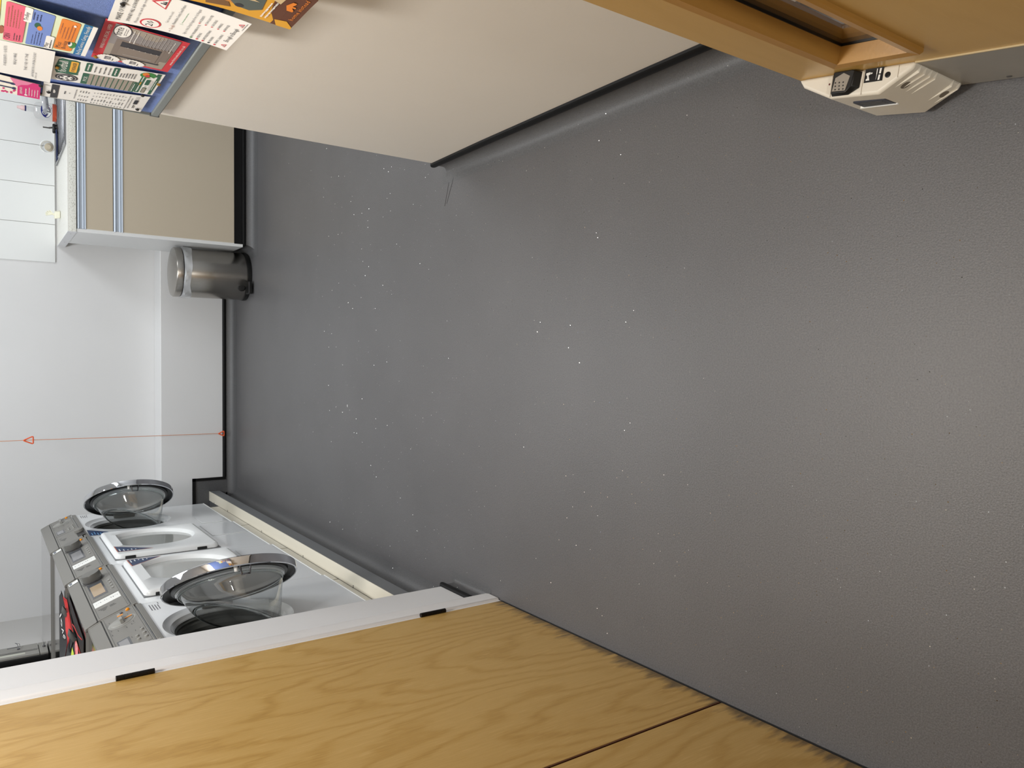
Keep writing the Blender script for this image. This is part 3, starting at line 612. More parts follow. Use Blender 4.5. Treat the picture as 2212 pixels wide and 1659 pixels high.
machine('dryer', 3.407, 1.020, 'white tumble dryer with tan display, next to the nearest washing machine', 'tumble dryer', 'tumble_dryer', DISPT, 2)
machine('washer', 2.803, 1.011, 'white washing machine nearest the camera, large chrome door ajar, beside the white wall end', 'washing machine', 'washing_machine', DISPG, 3)

# --- metal boxes on the left wall over the machine tops
GB = mat('hammered_grey_metal', (142, 140, 134), .4, .1, bump=.1, bscale=300)
mb_ = thing('meter_box', 'grey metal coin box with key and paper label on the wall above the machine tops', 'meter box', (XL, 4.21, 1.024))
box('case', BLACK, XL + .002, -1.372, 4.128, 4.288, 1.0395, 1.62, mb_, .003)
box('lower_door', GB, -1.372, -1.362, 4.131, 4.285, 1.041, 1.074, mb_, .0015); box('upper_door', GB, -1.372, -1.362, 4.131, 4.285, 1.0765, 1.6, mb_, .0015)
m = MB(); m.cyl((-1.362, 4.21, 1.054), (-1.355, 4.21, 1.054), .006, n=16); m.box(-1.356, -1.340, 4.203, 4.217, 1.0525, 1.0555); m.build('lock', CHROME_D, mb_)
m = MB(); m.cyl((-1.362, 4.235, 1.155), (-1.356, 4.235, 1.155), .006, n=16); m.tube([(-1.352, 4.235 + .0, 1.155), (-1.340, 4.25, 1.160), (-1.338, 4.262, 1.168), (-1.345, 4.262, 1.150), (-1.352, 4.24, 1.150)], .0012, 6); m.tube([(-1.350, 4.236, 1.155), (-1.348, 4.225, 1.20)], .0018, 6); m.build('key', CHROME_D, mb_)
box('paper_label', mat('yellowed_label', (186, 186, 174), .6), -1.362, -1.3612, 4.150, 4.176, 1.132, 1.26, mb_)
m = MB(); m.box(-1.3614, -1.3612, 4.186, 4.189, 1.082, 1.25); m.box(-1.3615, -1.361, 4.20, 4.2015, 1.075, 1.3); m.build('slot_line', GROOVE, mb_)
tk = thing('trunking', 'narrow grey metal trunking beside the coin box on the left wall', 'trunking', (XL, 4.04, 1.05))
box('channel', GB, XL + .002, -1.395, 4.02, 4.085, 1.0395, 1.62, tk, .003)
for z_ in (1.085, 1.16): m = MB(); m.cyl((-1.395, 4.05, z_), (-1.3915, 4.05, z_), .004, n=12); m.build('screw', CHROME_D, tk)

# --- carrier bag on the dryer top
BAGB = mat('bag_black', (30, 30, 31), .55, bump=.3, bscale=25); BAGR = mat('bag_red', (196, 42, 40), .5, noise=.12, nscale=30); BAGP = mat('bag_pink', (232, 138, 140), .5, noise=.25, nscale=40)
BAGG = mat('bag_green', (190, 206, 60), .5); HAND = mat('webbing_grey', (92, 92, 90), .8)
bg = thing('shopping_bag', 'crumpled black shopping bag with red print lying on the tumble dryer top', 'bag', (-1.02, 3.1, 1.012))
def bagp(u, v, o=0.0):     # u along the bag (far -> near), v from its lower edge up to its mouth
    y = 3.51 - .68 * u; x = -.918 - .092 * u - .035 * v + .012 * math.sin(9 * u + 2 * v); z = 1.020 + (.022 + .050 * u) * v + .008 * math.sin(7 * u) * v * (1 - v) * 2
    zb = 1.0335 if y > 3.385 else 1.0235
    return Vector((x + o, y, max(z, zb + .0015) + o * .6))
m = MB(); nu, nv_ = 22, 8
vs_ = [bagp(i / nu, j / nv_) for i in range(nu + 1) for j in range(nv_ + 1)] ; k0 = len(vs_)
vs_ += [bagp(i / nu, j / nv_) + Vector((-.016 - .05 * (1 - j / nv_), 0, .0)) for i in range(nu + 1) for j in range(nv_ + 1)]
q = lambda i, j, k=0: k + i * (nv_ + 1) + j
m.add(vs_, [[q(i, j, k), q(i + 1, j, k), q(i + 1, j + 1, k), q(i, j + 1, k)] for k in (0, k0) for i in range(nu) for j in range(nv_)] + [[q(i, 0), q(i + 1, 0), q(i + 1, 0, k0), q(i, 0, k0)] for i in range(nu)], 0, True); m.build('bag_body', BAGB, bg)
def bagpatch(name, poly, mt, o=.0016):
    m = MB(); cu = sum(a for a, b in poly) / len(poly); cv = sum(b for a, b in poly) / len(poly); ring = []
    n = len(poly); dense = []
    for i in range(n):
        for k in range(4): t = k / 4; dense.append((poly[i][0] * (1 - t) + poly[(i + 1) % n][0] * t, poly[i][1] * (1 - t) + poly[(i + 1) % n][1] * t))
    m.add([bagp(cu, cv, o)] + [bagp(a, b, o) for a, b in dense], [[0, 1 + i, 1 + (i + 1) % len(dense)] for i in range(len(dense))], 0, True); return m.build(name, mt, bg)
bagpatch('print_red', [(.10, .02), (.30, .05), (.46, .02), (.62, .02), (.86, .02), (.985, .10), (.99, .70), (.84, .80), (.66, .62), (.46, .55), (.26, .34)], BAGR)
bagpatch('print_dark', [(.42, .30), (.58, .22), (.70, .34), (.80, .56), (.72, .58), (.58, .44)], BAGB, .0024); bagpatch('print_dark', [(.80, .64), (.92, .60), (.97, .68), (.88, .74)], BAGB, .0024)
bagpatch('print_pink', [(.58, .10), (.72, .08), (.92, .20), (.94, .34), (.76, .26)], BAGP, .0024); bagpatch('print_pink', [(.86, .40), (.97, .42), (.97, .52), (.88, .50)], BAGP, .0028)
bagpatch('print_green', [(.76, .40), (.84, .34), (.93, .40), (.84, .48)], BAGG, .0030); bagpatch('print_yellow', [(.50, .03), (.60, .01), (.74, .02), (.82, .08), (.66, .09)], BAGG, .0028)
# script lettering along the mouth of the bag
m = MB()
tv, tf, tw = text_geo('love'); sc = .42 / tw
m.add([bagp(.24 + .36 * (x / tw), .66 + .27 * yy, .0026) for x, yy in tv], tf); m.build('lettering', LABELW, bg)
for y0_, x0_ in ((3.30, -.925), (3.06, -.942)):
    m = MB(); A_ = [Vector((x0_ - .034 + .034 * math.sin(q_) , y0_ - .022 * math.cos(q_), 1.0235 + .024 * math.sin(q_))) for q_ in [pi * i / 8 for i in range(9)]]; w_ = Vector((-.020, -.006, .004))
    m.add(A_ + [p + w_ for p in A_], [[i, i + 1, 10 + i, 9 + i] for i in range(8)], 0, True); ho = m.build('handle', HAND, bg); so = ho.modifiers.new('thick', 'SOLIDIFY'); so.thickness = .002
m = MB(); m.tube([(-.94, 3.10, 1.032), (-.925, 3.02, 1.034), (-.930, 2.93, 1.030), (-.925, 2.86, 1.0255)], .0014, 6); m.build('binding', BAGR, bg)
m = MB()   # gusset and inside of the bag, slumped towards the fascia
gp = [(-.90, 3.38, 1.0235), (-.897, 3.30, 1.0255), (-.905, 3.15, 1.0265), (-.912, 3.0, 1.0265), (-.915, 2.86, 1.024), (-.92, 2.83, 1.0235)]
gq = [(-.925, 3.38, 1.0235), (-.93, 3.30, 1.0245), (-.945, 3.15, 1.025), (-.965, 3.0, 1.0255), (-.985, 2.90, 1.025), (-1.0, 2.84, 1.0238)]
m.add(gp + gq + [(x, y, 1.0232) for x, y, z in gp], [[i, i + 1, 7 + i, 6 + i] for i in range(5)] + [[i, i + 1, 13 + i, 12 + i] for i in range(5)], 0, True); m.build('gusset', BAGB, bg)

# ================================================================== KITCHEN UNIT
ku = thing('base_unit', 'taupe fitted kitchen base unit with aluminium grip rails and white end panel', 'kitchen unit', (1.2, 4.41, .07))
YFK = 4.40; X0, X1 = .668, 1.86
box('end_panel', mat('end_panel_white', (226, 227, 227), .35), .652, .668, YFK - .003, YB - .003, .0705, .889, ku, .0008)
box('carcass', mat('carcass_white', (205, 203, 198), .6), .668, X1, YFK + .018, YB - .003, .112, .888, ku)
dr_ = box('drawer_front', TAUPE, X0 + .003, X1, YFK, YFK + .018, .7245, .846, ku, .0008)
dd_ = box('door', TAUPE, X0 + .003, X1, YFK, YFK + .018, .117, .677, ku, .0008)
box('edge_band', LABELW, X0, X0 + .003, YFK - .0005, YFK + .018, .117, .846, ku)
def rail(par, z0, z1):
    h = z1 - z0; m = MB(); pr = [(0, 0), (-.003, .02), (-.003, .12), (.003, .16), (.003, .24), (-.002, .28), (-.002, .36), (.006, .44), (.006, .70), (-.002, .76), (-.005, .82), (-.002, .95), (.006, 1.0), (.018, 1.0), (.018, 0)]
    pts = [(X0 + .001, YFK + o, z0 + h * t) for o, t in pr]; m.prism(pts, (X1 - X0, 0, 0)); m.build('grip_rail', ALU, par, .0008)
rail(dr_, .846, .886); rail(dd_, .677, .722)
box('shadow_gap', GROOVE, X0, X1, YFK + .012, YFK + .02, .722, .7245, ku)
box('plinth', mat('black_gloss_plinth', (16, 15, 16), .18), .668, X1, YFK + .012, YFK + .017, .0695, .1165, ku)
SPK = speckle('speckled_laminate', (226, 226, 218), (184, 181, 170), 230, .60); SPKT = speckle('speckled_laminate_top', (234, 233, 226), (214, 211, 202), 230, .62)
wt = thing('worktop', 'pale grey speckled laminate worktop on the taupe unit', 'worktop', (1.2, 4.6, .89))
sx0, sx1, sy0, sy1 = 1.60, 1.83, 4.52, 4.88
m = MB(); m.box(.652, X1, YFK - .005, YU - .009, .890, .927); m.build('slab', SPKT, wt)
m = MB(); m.add([(.652, YFK - .0055, .8905), (X1, YFK - .0055, .8905), (X1, YFK - .0055, .919), (X1, YFK - .003, .9265), (X1, YFK + .002, .9274), (.652, YFK + .002, .9274), (.652, YFK - .003, .9265), (.652, YFK - .0055, .919)], [[0, 1, 2, 7], [7, 2, 3, 6], [6, 3, 4, 5]], 0, True); m.build('front_edge', SPK, wt)
box('end_strip', mat('end_strip_white', (222, 223, 226), .3, .0), .6495, .652, YFK - .004, YU - .009, .8885, .9275, wt)
for y_ in (4.47, 4.80): m = MB(); m.lathe([(0, .0006), (.0035, .0003)], (.6495, y_, .908), (-1, 0, 0), (0, 1, 0), 12); m.build('screw', MGD, wt)
# sink
SINK = mat('sink_steel', (158, 159, 163), .2, .9)
sk = thing('sink', 'stainless steel inset sink with drainer on the speckled worktop', 'sink', (1.35, 4.66, .927))
m = MB(); m.box(1.092, X1, 4.442, 4.965, .9275, .9305); m.build('rim', SINK, sk)
for bb_ in ((1.092, 1.100, 4.442, 4.965, .9305, .9365), (1.1, X1, 4.442, 4.450, .9305, .9345), (1.1, X1, 4.957, 4.965, .9305, .9365)): m = MB(); m.box(*bb_); m.build('raised_edge', SINK, sk, .002)
for k in range(9):
    y_ = 4.505 + .045 * k; m = MB(); m.tube([(1.125, y_, .9305), (1.14, y_, .933), (1.54, y_, .9325), (1.57, y_, .9305)], .0022, 8); m.build('drainer_ridge', SINK, sk)
tp = thing('mixer_tap', 'chrome mixer tap over the sink, partly hidden behind the notice board', 'tap', (1.52, 4.93, .9305))
m = MB(); m.cyl((1.52, 4.925, .9308), (1.52, 4.925, .946), .027); m.cyl((1.52, 4.925, .946), (1.52, 4.925, 1.03), .020); m.build('body', CHROME, tp)
m = MB(); m.cyl((1.50, 4.91, .996), (1.325, 4.745, .993), .0165, .0155, 28); m.build('spout', CHROME, tp)
m = MB(); m.cyl((1.333, 4.752, .990), (1.333, 4.752, .972), .011); m.build('aerator', CHROME_D, tp)
m = MB(); m.tube([(1.52, 4.925, 1.03), (1.50, 4.90, 1.045), (1.43, 4.84, 1.052)], .006); m.build('lever', CHROME, tp)
# washing-up bottle
bo = thing('detergent_bottle', 'clear washing-up liquid bottle with orange dregs and blue label behind the tap', 'bottle', (1.371, 4.92, .931))
CLEAR = thin_glass('clear_plastic', (.965, .97, .975), .25)
def oval(mb, prof, c, sx, sy, n=32, mi=0):
    k = len(mb.v)
    for r, z in prof:
        for i in range(n): q_ = 2 * pi * i / n; mb.v.append(Vector((c[0] + r * sx * math.copysign(abs(math.cos(q_)) ** .8, math.cos(q_)), c[1] + r * sy * math.sin(q_), c[2] + z)))
    for j in range(len(prof) - 1):
        for i in range(n): mb.f.append([k + j * n + i, k + j * n + (i + 1) % n, k + (j + 1) * n + (i + 1) % n, k + (j + 1) * n + i]); mb.m.append(mi); mb.s.append(True)
    return mb
oval(MB(), [(.0, .0), (.95, .0), (1, .004), (.98, .030), (.93, .06), (.92, .085), (.86, .098), (.6, .106), (.28, .112), (.26, .135), (.27, .136), (.27, .143)], (1.371, 4.92, .9312), .050, .030).build('body', CLEAR, bo)
oval(MB(), [(.0, .0012), (.9, .0012), (.97, .004), (.955, .021), (0, .0212)], (1.371, 4.92, .9312), .050, .030).build('liquid', mat('orange_liquid', (222, 92, 60), .2), bo)
oval(MB(), [(.30, .143), (.30, .150), (0, .150)], (1.371, 4.92, .9312), .050, .050).build('collar', mat('navy_plastic', (26, 34, 92), .4), bo)
oval(MB(), [(.26, .150), (.26, .165), (.16, .172), (.14, .185), (0, .186)], (1.371, 4.92, .9312), .050, .050).build('spout', mat('pink_plastic', (232, 200, 200), .35), bo)
m = MB(); k = 28; cl = (1.371, .958 + .033)
def bl(u, v, o=.0): 
    x = cl[0] + .038 * u; a_ = max(-1, min(1, (x - 1.371) / .048)); return Vector((x, 4.92 - .0285 * math.sqrt(max(.02, 1 - a_ * a_ * .9)) - .0015 - o, .931 + .052 + .026 * v))
m.add([bl(math.cos(2 * pi * i / k), math.sin(2 * pi * i / k)) for i in range(k)], [list(range(k))]); lo = m.build('label', mat('label_navy', (30, 40, 120), .4), bo)
m = MB(); m.add([bl(.93 * math.cos(pi + pi * i / 20) , .93 * math.sin(pi + pi * i / 20), .0004) for i in range(21)], [list(range(21))]); m.build('label_lower', LABELW, lo)
m = MB(); arc = [bl(-.35 + .26 * math.cos(1.0 + 4.4 * i / 16), .32 + .34 * math.sin(1.0 + 4.4 * i / 16), .0010) for i in range(17)]; m.tube(arc, .0016, 6); m.build('label_letter', LABELW, lo)
# scrubbing brush
br = thing('scrubbing_brush', 'small black scrubbing brush with upright grey handle beside the detergent bottle', 'brush', (1.262, 4.83, .931))
m = MB(); oval(m, [(0, .028), (.85, .028), (1, .024), (1, .018), (.9, .016), (0, .016)], (1.262, 4.83, .931), .026, .018).build('head', BLACK, br)
m = MB()
for i in range(14):
    q_ = 2 * pi * i / 14; r_ = .8 if i % 2 else .45; x_, y_ = 1.262 + .026 * r_ * math.cos(q_), 4.83 + .018 * r_ * math.sin(q_); m.cyl((x_, y_, .947), (x_ + .004 * math.cos(q_), y_ + .003 * math.sin(q_), .9345), .0028, n=6)
bs = m.build('bristles', mat('bristle_grey', (70, 70, 70), .7), br); bs['kind'] = 'stuff'
m = MB(); m.cyl((1.266, 4.83, .958), (1.262, 4.832, .976), .0045); m.cyl((1.262, 4.832, .976), (1.262, 4.834, 1.003), .0035); m.build('handle', MGD, br)
# scourer and clear bowl
sp_ = thing('scourer', 'flat dark blue scouring pad on the sink edge, under the clear plastic cup', 'scourer', (1.17, 4.80, .931))
m = MB(); ng = 8
pts = [(1.095 + .155 * i / ng, 4.790 + .060 * j, .9372 + .003 * (i / ng) ** 2 + .0012 * math.sin(i)) for i in range(ng + 1) for j in (0, 1)]
m.add(pts + [(x, y, z + .004) for x, y, z in pts], [[2 * i, 2 * i + 1, 2 * i + 3, 2 * i + 2] for i in range(ng)] + [[2 * i + 18, 2 * i + 19, 2 * i + 21, 2 * i + 20] for i in range(ng)] + [[2 * i, 2 * i + 2, 2 * i + 20, 2 * i + 18] for i in range(ng)] + [[2 * i + 1, 2 * i + 3, 2 * i + 21, 2 * i + 19] for i in range(ng)] + [[0, 1, 19, 18], [16, 17, 35, 34]]); m.build('pad', mat('scourer_navy', (38, 48, 86), .9, bump=.5, bscale=400), sp_)
cu = thing('clear_cup', 'clear plastic cup lying on its side on the blue scourer', 'cup', (1.157, 4.80, .9455))
ax = Vector((-.15, -.97, .18)).normalized(); cc = Vector((1.157, 4.845, .9765))
m = MB(); m.lathe([(.001, 0), (.024, 0), (.026, .003), (.031, .075), (.0325, .077), (.0305, .076), (.025, .004), (.001, .003)], cc + Vector((0, 0, -.002)), ax, (1, 0, 0), 40); m.build('wall', CLEAR, cu)
m = MB(); m.lathe([(.0322, .0755), (.0335, .078), (.031, .079)], cc + Vector((0, 0, -.002)), ax, (1, 0, 0), 40); m.build('rim', mat('cup_rim', (226, 228, 224), .2), cu)
m = MB(); m.lathe([(.001, .006), (.021, .006), (.022, .03), (.010, .045), (.001, .046)], cc + Vector((.002, 0, -.006)), ax, (1, 0, 0), 24); m.build('sponge', mat('sponge_sand', (206, 194, 170), .9), cu)
# ivory clip at the back of the worktop
iv = mat('ivory_plastic', (238, 236, 214), .4)
cp = thing('ivory_clip', 'small ivory plastic clip with fanned ribs at the back of the worktop', 'clip', (.80, 4.84, .9275))
m = MB(); m.prism([(.775, 4.79, .9278), (.812, 4.79, .9278), (.822, 4.82, .9278), (.786, 4.86, .9278)], (-.006, .004, .026)); m.build('body', iv, cp, .004)
for k in range(5):
    q_ = .55 + .34 * k; m = MB(); a_ = Vector((.792 + .003 * k, 4.835, .950)); b_ = a_ + Vector((.034 * math.cos(q_), .004, .040 * math.sin(q_) + .004)); t_ = Vector((.0026 * math.sin(q_), 0, -.0026 * math.cos(q_)))
    m.prism([a_ - t_, a_ + t_, b_ + t_, b_ - t_], (0, .012, 0)); m.build('rib', iv, cp)

# ================================================================== BIN
bx, by, brd = .507, 4.597, .137
pb = thing('pedal_bin', 'round brushed steel pedal bin with black base in the corner by the kitchen unit', 'bin', (bx, by, .001))
m = MB(); m.lathe([(brd - .003, .022), (brd, .028), (brd, .352), (brd - .002, .355), (brd - .02, .355)], (bx, by, .001), (0, 0, 1), (1, 0, 0), 96); m.build('body', BRUSH, pb)
m = MB(); m.lathe([(.0, 0), (brd + .002, 0), (brd + .004, .008), (brd + .003, .024), (brd - .002, .026)], (bx, by, .001), (0, 0, 1), (1, 0, 0), 64); m.build('base_ring', BLACK, pb)
m = MB(); m.lathe([(brd - .004, .366), (brd + .001, .368), (brd + .001, .396), (brd - .003, .402), (brd - .03, .408), (brd - .08, .4125), (.001, .4135)], (bx, by, .001), (0, 0, 1), (1, 0, 0), 96); m.build('lid', BRUSH, pb)
m = MB(); m.lathe([(brd - .012, .350), (brd - .012, .368)], (bx, by, .001), (0, 0, 1), (1, 0, 0), 64); m.build('inner_bucket', BLACK, pb)
m = MB(); m.box(bx - .112, bx - .042, by - brd - .040, by - brd + .030, .012, .030); m.build('pedal', BLACK, pb, .004)
m = MB(); m.box(bx - .108, bx - .046, by - brd - .0405, by - brd - .0385, .0275, .0312); m.build('pedal_trim', CHROME_D, pb)
m = MB(); m.lathe([(.0, .004), (.018, .003), (.022, -.002)], (bx - .075, by - brd * .86, .055), (0, -1, .1), (1, 0, 0), 20); m.build('pedal_pivot', BLACK, pb)
m = MB(); m.box(bx - .03, bx + .03, by + brd - .006, by + brd + .012, .33, .385); m.build('lid_hinge', BLACK, pb, .003)
LIN = thin_glass('milky_film', (.55, .57, .59), .5)
m = bpy.data.materials.new('bin_bag_film'); m.use_nodes = True; nt = m.node_tree; bb = nt.nodes['Principled BSDF']; bb.inputs['Base Color'].default_value = (.78, .80, .82, 1); bb.inputs['Roughness'].default_value = .3; bb.inputs['Alpha'].default_value = .55
LIN = m
ln = thing('bin_liner', 'translucent white bin bag edge folded out under the steel lid', 'bin liner', (bx, by, .33))
m = MB(); nA = 72; rings = []
for j, (dr0, z_) in enumerate(((-.008, .364), (.003, .3645), (.007, .356), (.0055, .340), (.006, .325))):
    rg = []
    for i in range(nA):
        a_ = 2 * pi * i / nA; wv = .003 * math.sin(7 * a_ + j) + .002 * math.sin(13 * a_ + 2 * j); hang = (.010 * math.sin(3 * a_ + .6) + .006 * math.sin(5 * a_)) * (j / 4.0)
        puff = .020 * math.exp(-((a_ - .25) / .25) ** 2) if j in (1, 2, 3) else 0
        puff_z = .03 * math.exp(-((a_ - .25) / .25) ** 2) if j in (1, 2) else 0
        r_ = brd + dr0 + (wv if j > 1 else 0) + puff; rg.append((bx + r_ * math.cos(a_), by + r_ * math.sin(a_), z_ + hang * .8 + puff_z * .6))
    rings.append(rg)
m.add([p for r_ in rings for p in r_], [[j * nA + i, j * nA + (i + 1) % nA, (j + 1) * nA + (i + 1) % nA, (j + 1) * nA + i] for j in range(4) for i in range(nA)], 0, True); m.build('film', LIN, ln)

# ================================================================== PULL CORD
pc = thing('pull_cord', 'orange emergency pull cord with two triangle handles hanging against the white back wall', 'pull cord', (-.43, 4.826, .08))
OR = mat('orange_plastic', (238, 98, 48), .4); ORC = mat('orange_cord', (214, 140, 92), .7)
m = MB(); m.tube([(-.424, 4.826, 2.39), (-.426, 4.826, 1.10), (-.432, 4.827, .6), (-.436, 4.828, .098)], .0016, 8); m.build('cord', ORC, pc)
def tri(x, y, ztop, s):
    m = MB(); p = [Vector((x, y, ztop)), Vector((x - s * .46, y - .002, ztop - s)), Vector((x + s * .46, y - .002, ztop - s))]; pts = []
    for i in range(3):
        a_, b_, c_ = p[i - 1], p[i], p[(i + 1) % 3]
        pts += [b_.lerp(a_, .18), b_.lerp(a_, .06).lerp(b_.lerp(c_, .06), .3), b_.lerp(a_, .06).lerp(b_.lerp(c_, .06), .7), b_.lerp(c_, .18)]
    m.tube(pts, .0033, 10, closed=True); m.build('triangle_handle', OR, pc)
tri(-.4265, 4.823, 1.106, .046); tri(-.4365, 4.825, .100, .034)

# ================================================================== NOTICE BOARD
FELT = mat('blue_felt', (116, 138, 196), .95, noise=.12, nscale=160, bump=.4, bscale=500)
nbx = .66
nb = thing('notice_board', 'blue felt notice board in an aluminium frame on the cream wall', 'notice board', (nbx, 1.5, 1.4))
YN0, YN1, ZN0, ZN1 = .90, 2.172, .908, 1.86
box('felt', FELT, .646, .6595, YN0 + .01, YN1 - .008, ZN0 + .01, ZN1 - .01, nb)
def fr(a0, b0, a1, b1): return MB().box(.640, .659, a0, a1, b0, b1)
for a0, b0, a1, b1 in ((YN0, ZN0, YN1, ZN0 + .020), (YN0, ZN1 - .020, YN1, ZN1), (YN0, ZN0 + .020, YN0 + .020, ZN1 - .02), (YN1 - .010, ZN0 + .020, YN1, ZN1 - .02)): fr(a0, b0, a1, b1).build('frame_bar', ALUF, nb, .003)
box('frame_corner', mat('corner_grey', (92, 96, 96), .5), .6393, .659, YN1 - .004, YN1 + .0015, ZN0 - .0015, ZN0 + .022, nb, .001)

PAPER = mat('paper_white', (238, 236, 232), .7)
class Sheet:
    """a pinned paper: four corners (X, Y, Z) given top-left, top-right, bottom-right, bottom-left as read; art is laid on it in 0..1 coordinates"""
    def __init__(s, name, label, cat, tl, tr, br, bl, curl=0.0, wave=0.0, paper=None, group='papers on the notice board'):
        s.c = [Vector(p) for p in (tl, tr, br, bl)]; s.curl = curl; s.wave = wave; s.art = {}
        s.root = thing(name, label, cat, tuple(sum((Vector(p) for p in s.c), Vector()) / 4), group)
        m = MB(); n = 14; vs_ = [s.P(i / n, j / n, 0) for i in range(n + 1) for j in range(n + 1)]; k = len(vs_)
        vs_ += [s.P(i / n, j / n, -.0003) for i in range(n + 1) for j in range(n + 1)]; q = lambda i, j, o=0: o + i * (n + 1) + j
        fs = [[q(i, j, o), q(i + 1, j, o), q(i + 1, j + 1, o), q(i, j + 1, o)] for o in (0, k) for i in range(n) for j in range(n)]
        m.add(vs_, fs, 0, True); m.build('sheet', paper or PAPER, s.root)
        s.W = ((s.c[1] - s.c[0]).length + (s.c[2] - s.c[3]).length) / 2; s.H = ((s.c[3] - s.c[0]).length + (s.c[2] - s.c[1]).length) / 2; s.lv = 0
    def P(s, u, v, o=0.0):
        tl, tr, br, bl = s.c; p = (tl * (1 - u) + tr * u) * (1 - v) + (bl * (1 - u) + br * u) * v
        off = s.curl * 4 * v * (1 - v) + s.wave * math.sin(5 * v + 3 * u) * (.3 + .7 * v)
        return Vector((p.x + off - o, p.y, p.z))
    def mb(s, m): return s.art.setdefault(m.name, (MB(), m))[0]
    def poly(s, pts, m, lv=1):
        b = s.mb(m); o = .0004 + .0003 * lv
        # fan over a dense outline so that it follows the curl
        n = len(pts); cu = sum(p[0] for p in pts) / n; cv = sum(p[1] for p in pts) / n
        b.add([s.P(cu, cv, o)] + [s.P(a, v, o) for a, v in pts], [[0, 1 + i, 1 + (i + 1) % n] for i in range(n)])
    def rect(s, u0, v0, u1, v1, m, lv=1, nv=6):
        b = s.mb(m); o = .0004 + .0003 * lv; nu = 4; vs_ = [s.P(u0 + (u1 - u0) * i / nu, v0 + (v1 - v0) * j / nv, o) for i in range(nu + 1) for j in range(nv + 1)]
        b.add(vs_, [[i * (nv + 1) + j, (i + 1) * (nv + 1) + j, (i + 1) * (nv + 1) + j + 1, i * (nv + 1) + j + 1] for i in range(nu) for j in range(nv)], 0, True)
    def ell(s, u, v, ru, rv, m, lv=1, n=28, spike=0.0):
        s.poly([(u + ru * (1 + (spike if i % 2 else 0)) * math.cos(2 * pi * i / n), v + rv * (1 + (spike if i % 2 else 0)) * math.sin(2 * pi * i / n)) for i in range(n)], m, lv)
    def rrect(s, u0, v0, u1, v1, m, lv=1, r=.03):
        rv = r * s.W / s.H; pts = []
        for cu, cv, q0 in ((u1 - r, v1 - rv, 0), (u0 + r, v1 - rv, pi / 2), (u0 + r, v0 + rv, pi), (u1 - r, v0 + rv, 1.5 * pi)):
            pts += [(cu + r * math.cos(q0 + pi / 8 * i), cv + rv * math.sin(q0 + pi / 8 * i)) for i in range(5)]
        s.poly(pts, m, lv)
    def text(s, t, u0, v, m, width=None, height=None, lv=2):
        """baseline at v, left at u0; width in sheet units, cap height ~0.7*size"""
        tv, tf, tw = text_geo(t)
        if height is None: sx = width / tw; sy = sx * s.W / s.H
        else: sy = height; sx = (width / tw) if width else height * s.H / s.W
        s.mb(m).add([s.P(u0 + x * sx, v - y * sy, .0004 + .0003 * lv) for x, y in tv], tf)
    def lines(s, u0, v0, u1, n, dv, m, lv=2, th=.35, ragged=.3):
        """illegibly small print: rows of short word-like dashes"""
        for k in range(n):
            u = u0; end = u0 + (u1 - u0) * (1 - random.random() * ragged)
            while u < end:
                w_ = random.uniform(.012, .045); e_ = min(u + w_, end); b = s.mb(m); o_ = .0004 + .0003 * lv; h_ = dv * th * random.uniform(.6, .9); b.add([s.P(u, v0 + k * dv, o_), s.P(e_, v0 + k * dv, o_), s.P(e_, v0 + k * dv + h_, o_), s.P(u, v0 + k * dv + h_, o_)], [[0, 1, 2, 3]]); u += w_ + .009
    def done(s):
        for nm, (b, m) in s.art.items(): b.build('print', m, s.root)
def ink(name, rgb): return mat(name, rgb, .6)
GREEN = ink('ink_green', (46, 96, 72)); AMBER = ink('ink_amber', (236, 176, 60)); RED = ink('ink_red', (208, 56, 66)); NAVY = ink('ink_navy', (36, 48, 92)); PINK = ink('ink_pink', (216, 40, 120)); LILAC = ink('ink_blue', (118, 142, 208)); ORG = ink('ink_orange', (228, 132, 44)); ROSE = ink('ink_rose', (226, 100, 124)); PALE = ink('ink_palegreen', (206, 222, 180)); TEAL = ink('ink_teal', (38, 116, 168)); YEL = ink('ink_yellow', (248, 204, 40)); GREYA = ink('ink_midgrey', (160, 150, 138)); BROWN = ink('ink_brown', (96, 58, 40)); MUST = ink('ink_mustard', (214, 158, 48)); TAN = ink('ink_tan', (206, 182, 140)); DK = ink('ink_charcoal', (54, 52, 56)); CHAR = ink('ink_slate', (84, 92, 88)); LINK = ink('ink_light', (172, 168, 166)); BRICK = ink('ink_brick', (160, 96, 66)); MAUVE = ink('ink_taupe', (128, 116, 108))

# a) table notice, bottom left of the board
s = Sheet('notice', 'white notice with black heading bar and small table, lowest left paper on the notice board', 'notice', (.6400, 2.1690, 1.168), (.6395, 2.0560, 1.171), (.637, 2.0130, .9545), (.638, 2.1435, .956), 0, .0012)
s.rect(.04, .075, .96, .145, DK); s.lines(.40, .095, .62, 1, .045, PAPER, 3, .6, 0)
s.lines(.42, .20, .62, 1, .03, INK, 2, .5, 0); s.lines(.5, .245, .55, 1, .03, INK, 2, .5, 0); s.lines(.2, .30, .85, 1, .026, INKG, 2, .4, 0)
for k in range(4):
    for c_ in range(3): s.lines(.12 + .29 * c_, .34 + .026 * k, .12 + .29 * c_ + .14, 1, .02, INK, 2, .5, .5)
for k in range(11):
    s.lines(.08, .47 + .030 * k, .16, 1, .022, INK, 2, .5, .4); s.lines(.26, .47 + .030 * k, .45, 1, .022, INK, 2, .5, .6); s.lines(.56, .47 + .03 * k, .68, 1, .022, INKG, 2, .5, .6); s.lines(.78, .47 + .03 * k, .9, 1, .022, INKG, 2, .5, .7)
s.lines(.05, .812, .95, 1, .02, INK, 2, .4, .05); s.lines(.15, .842, .8, 1, .02, INK, 2, .4, .05)
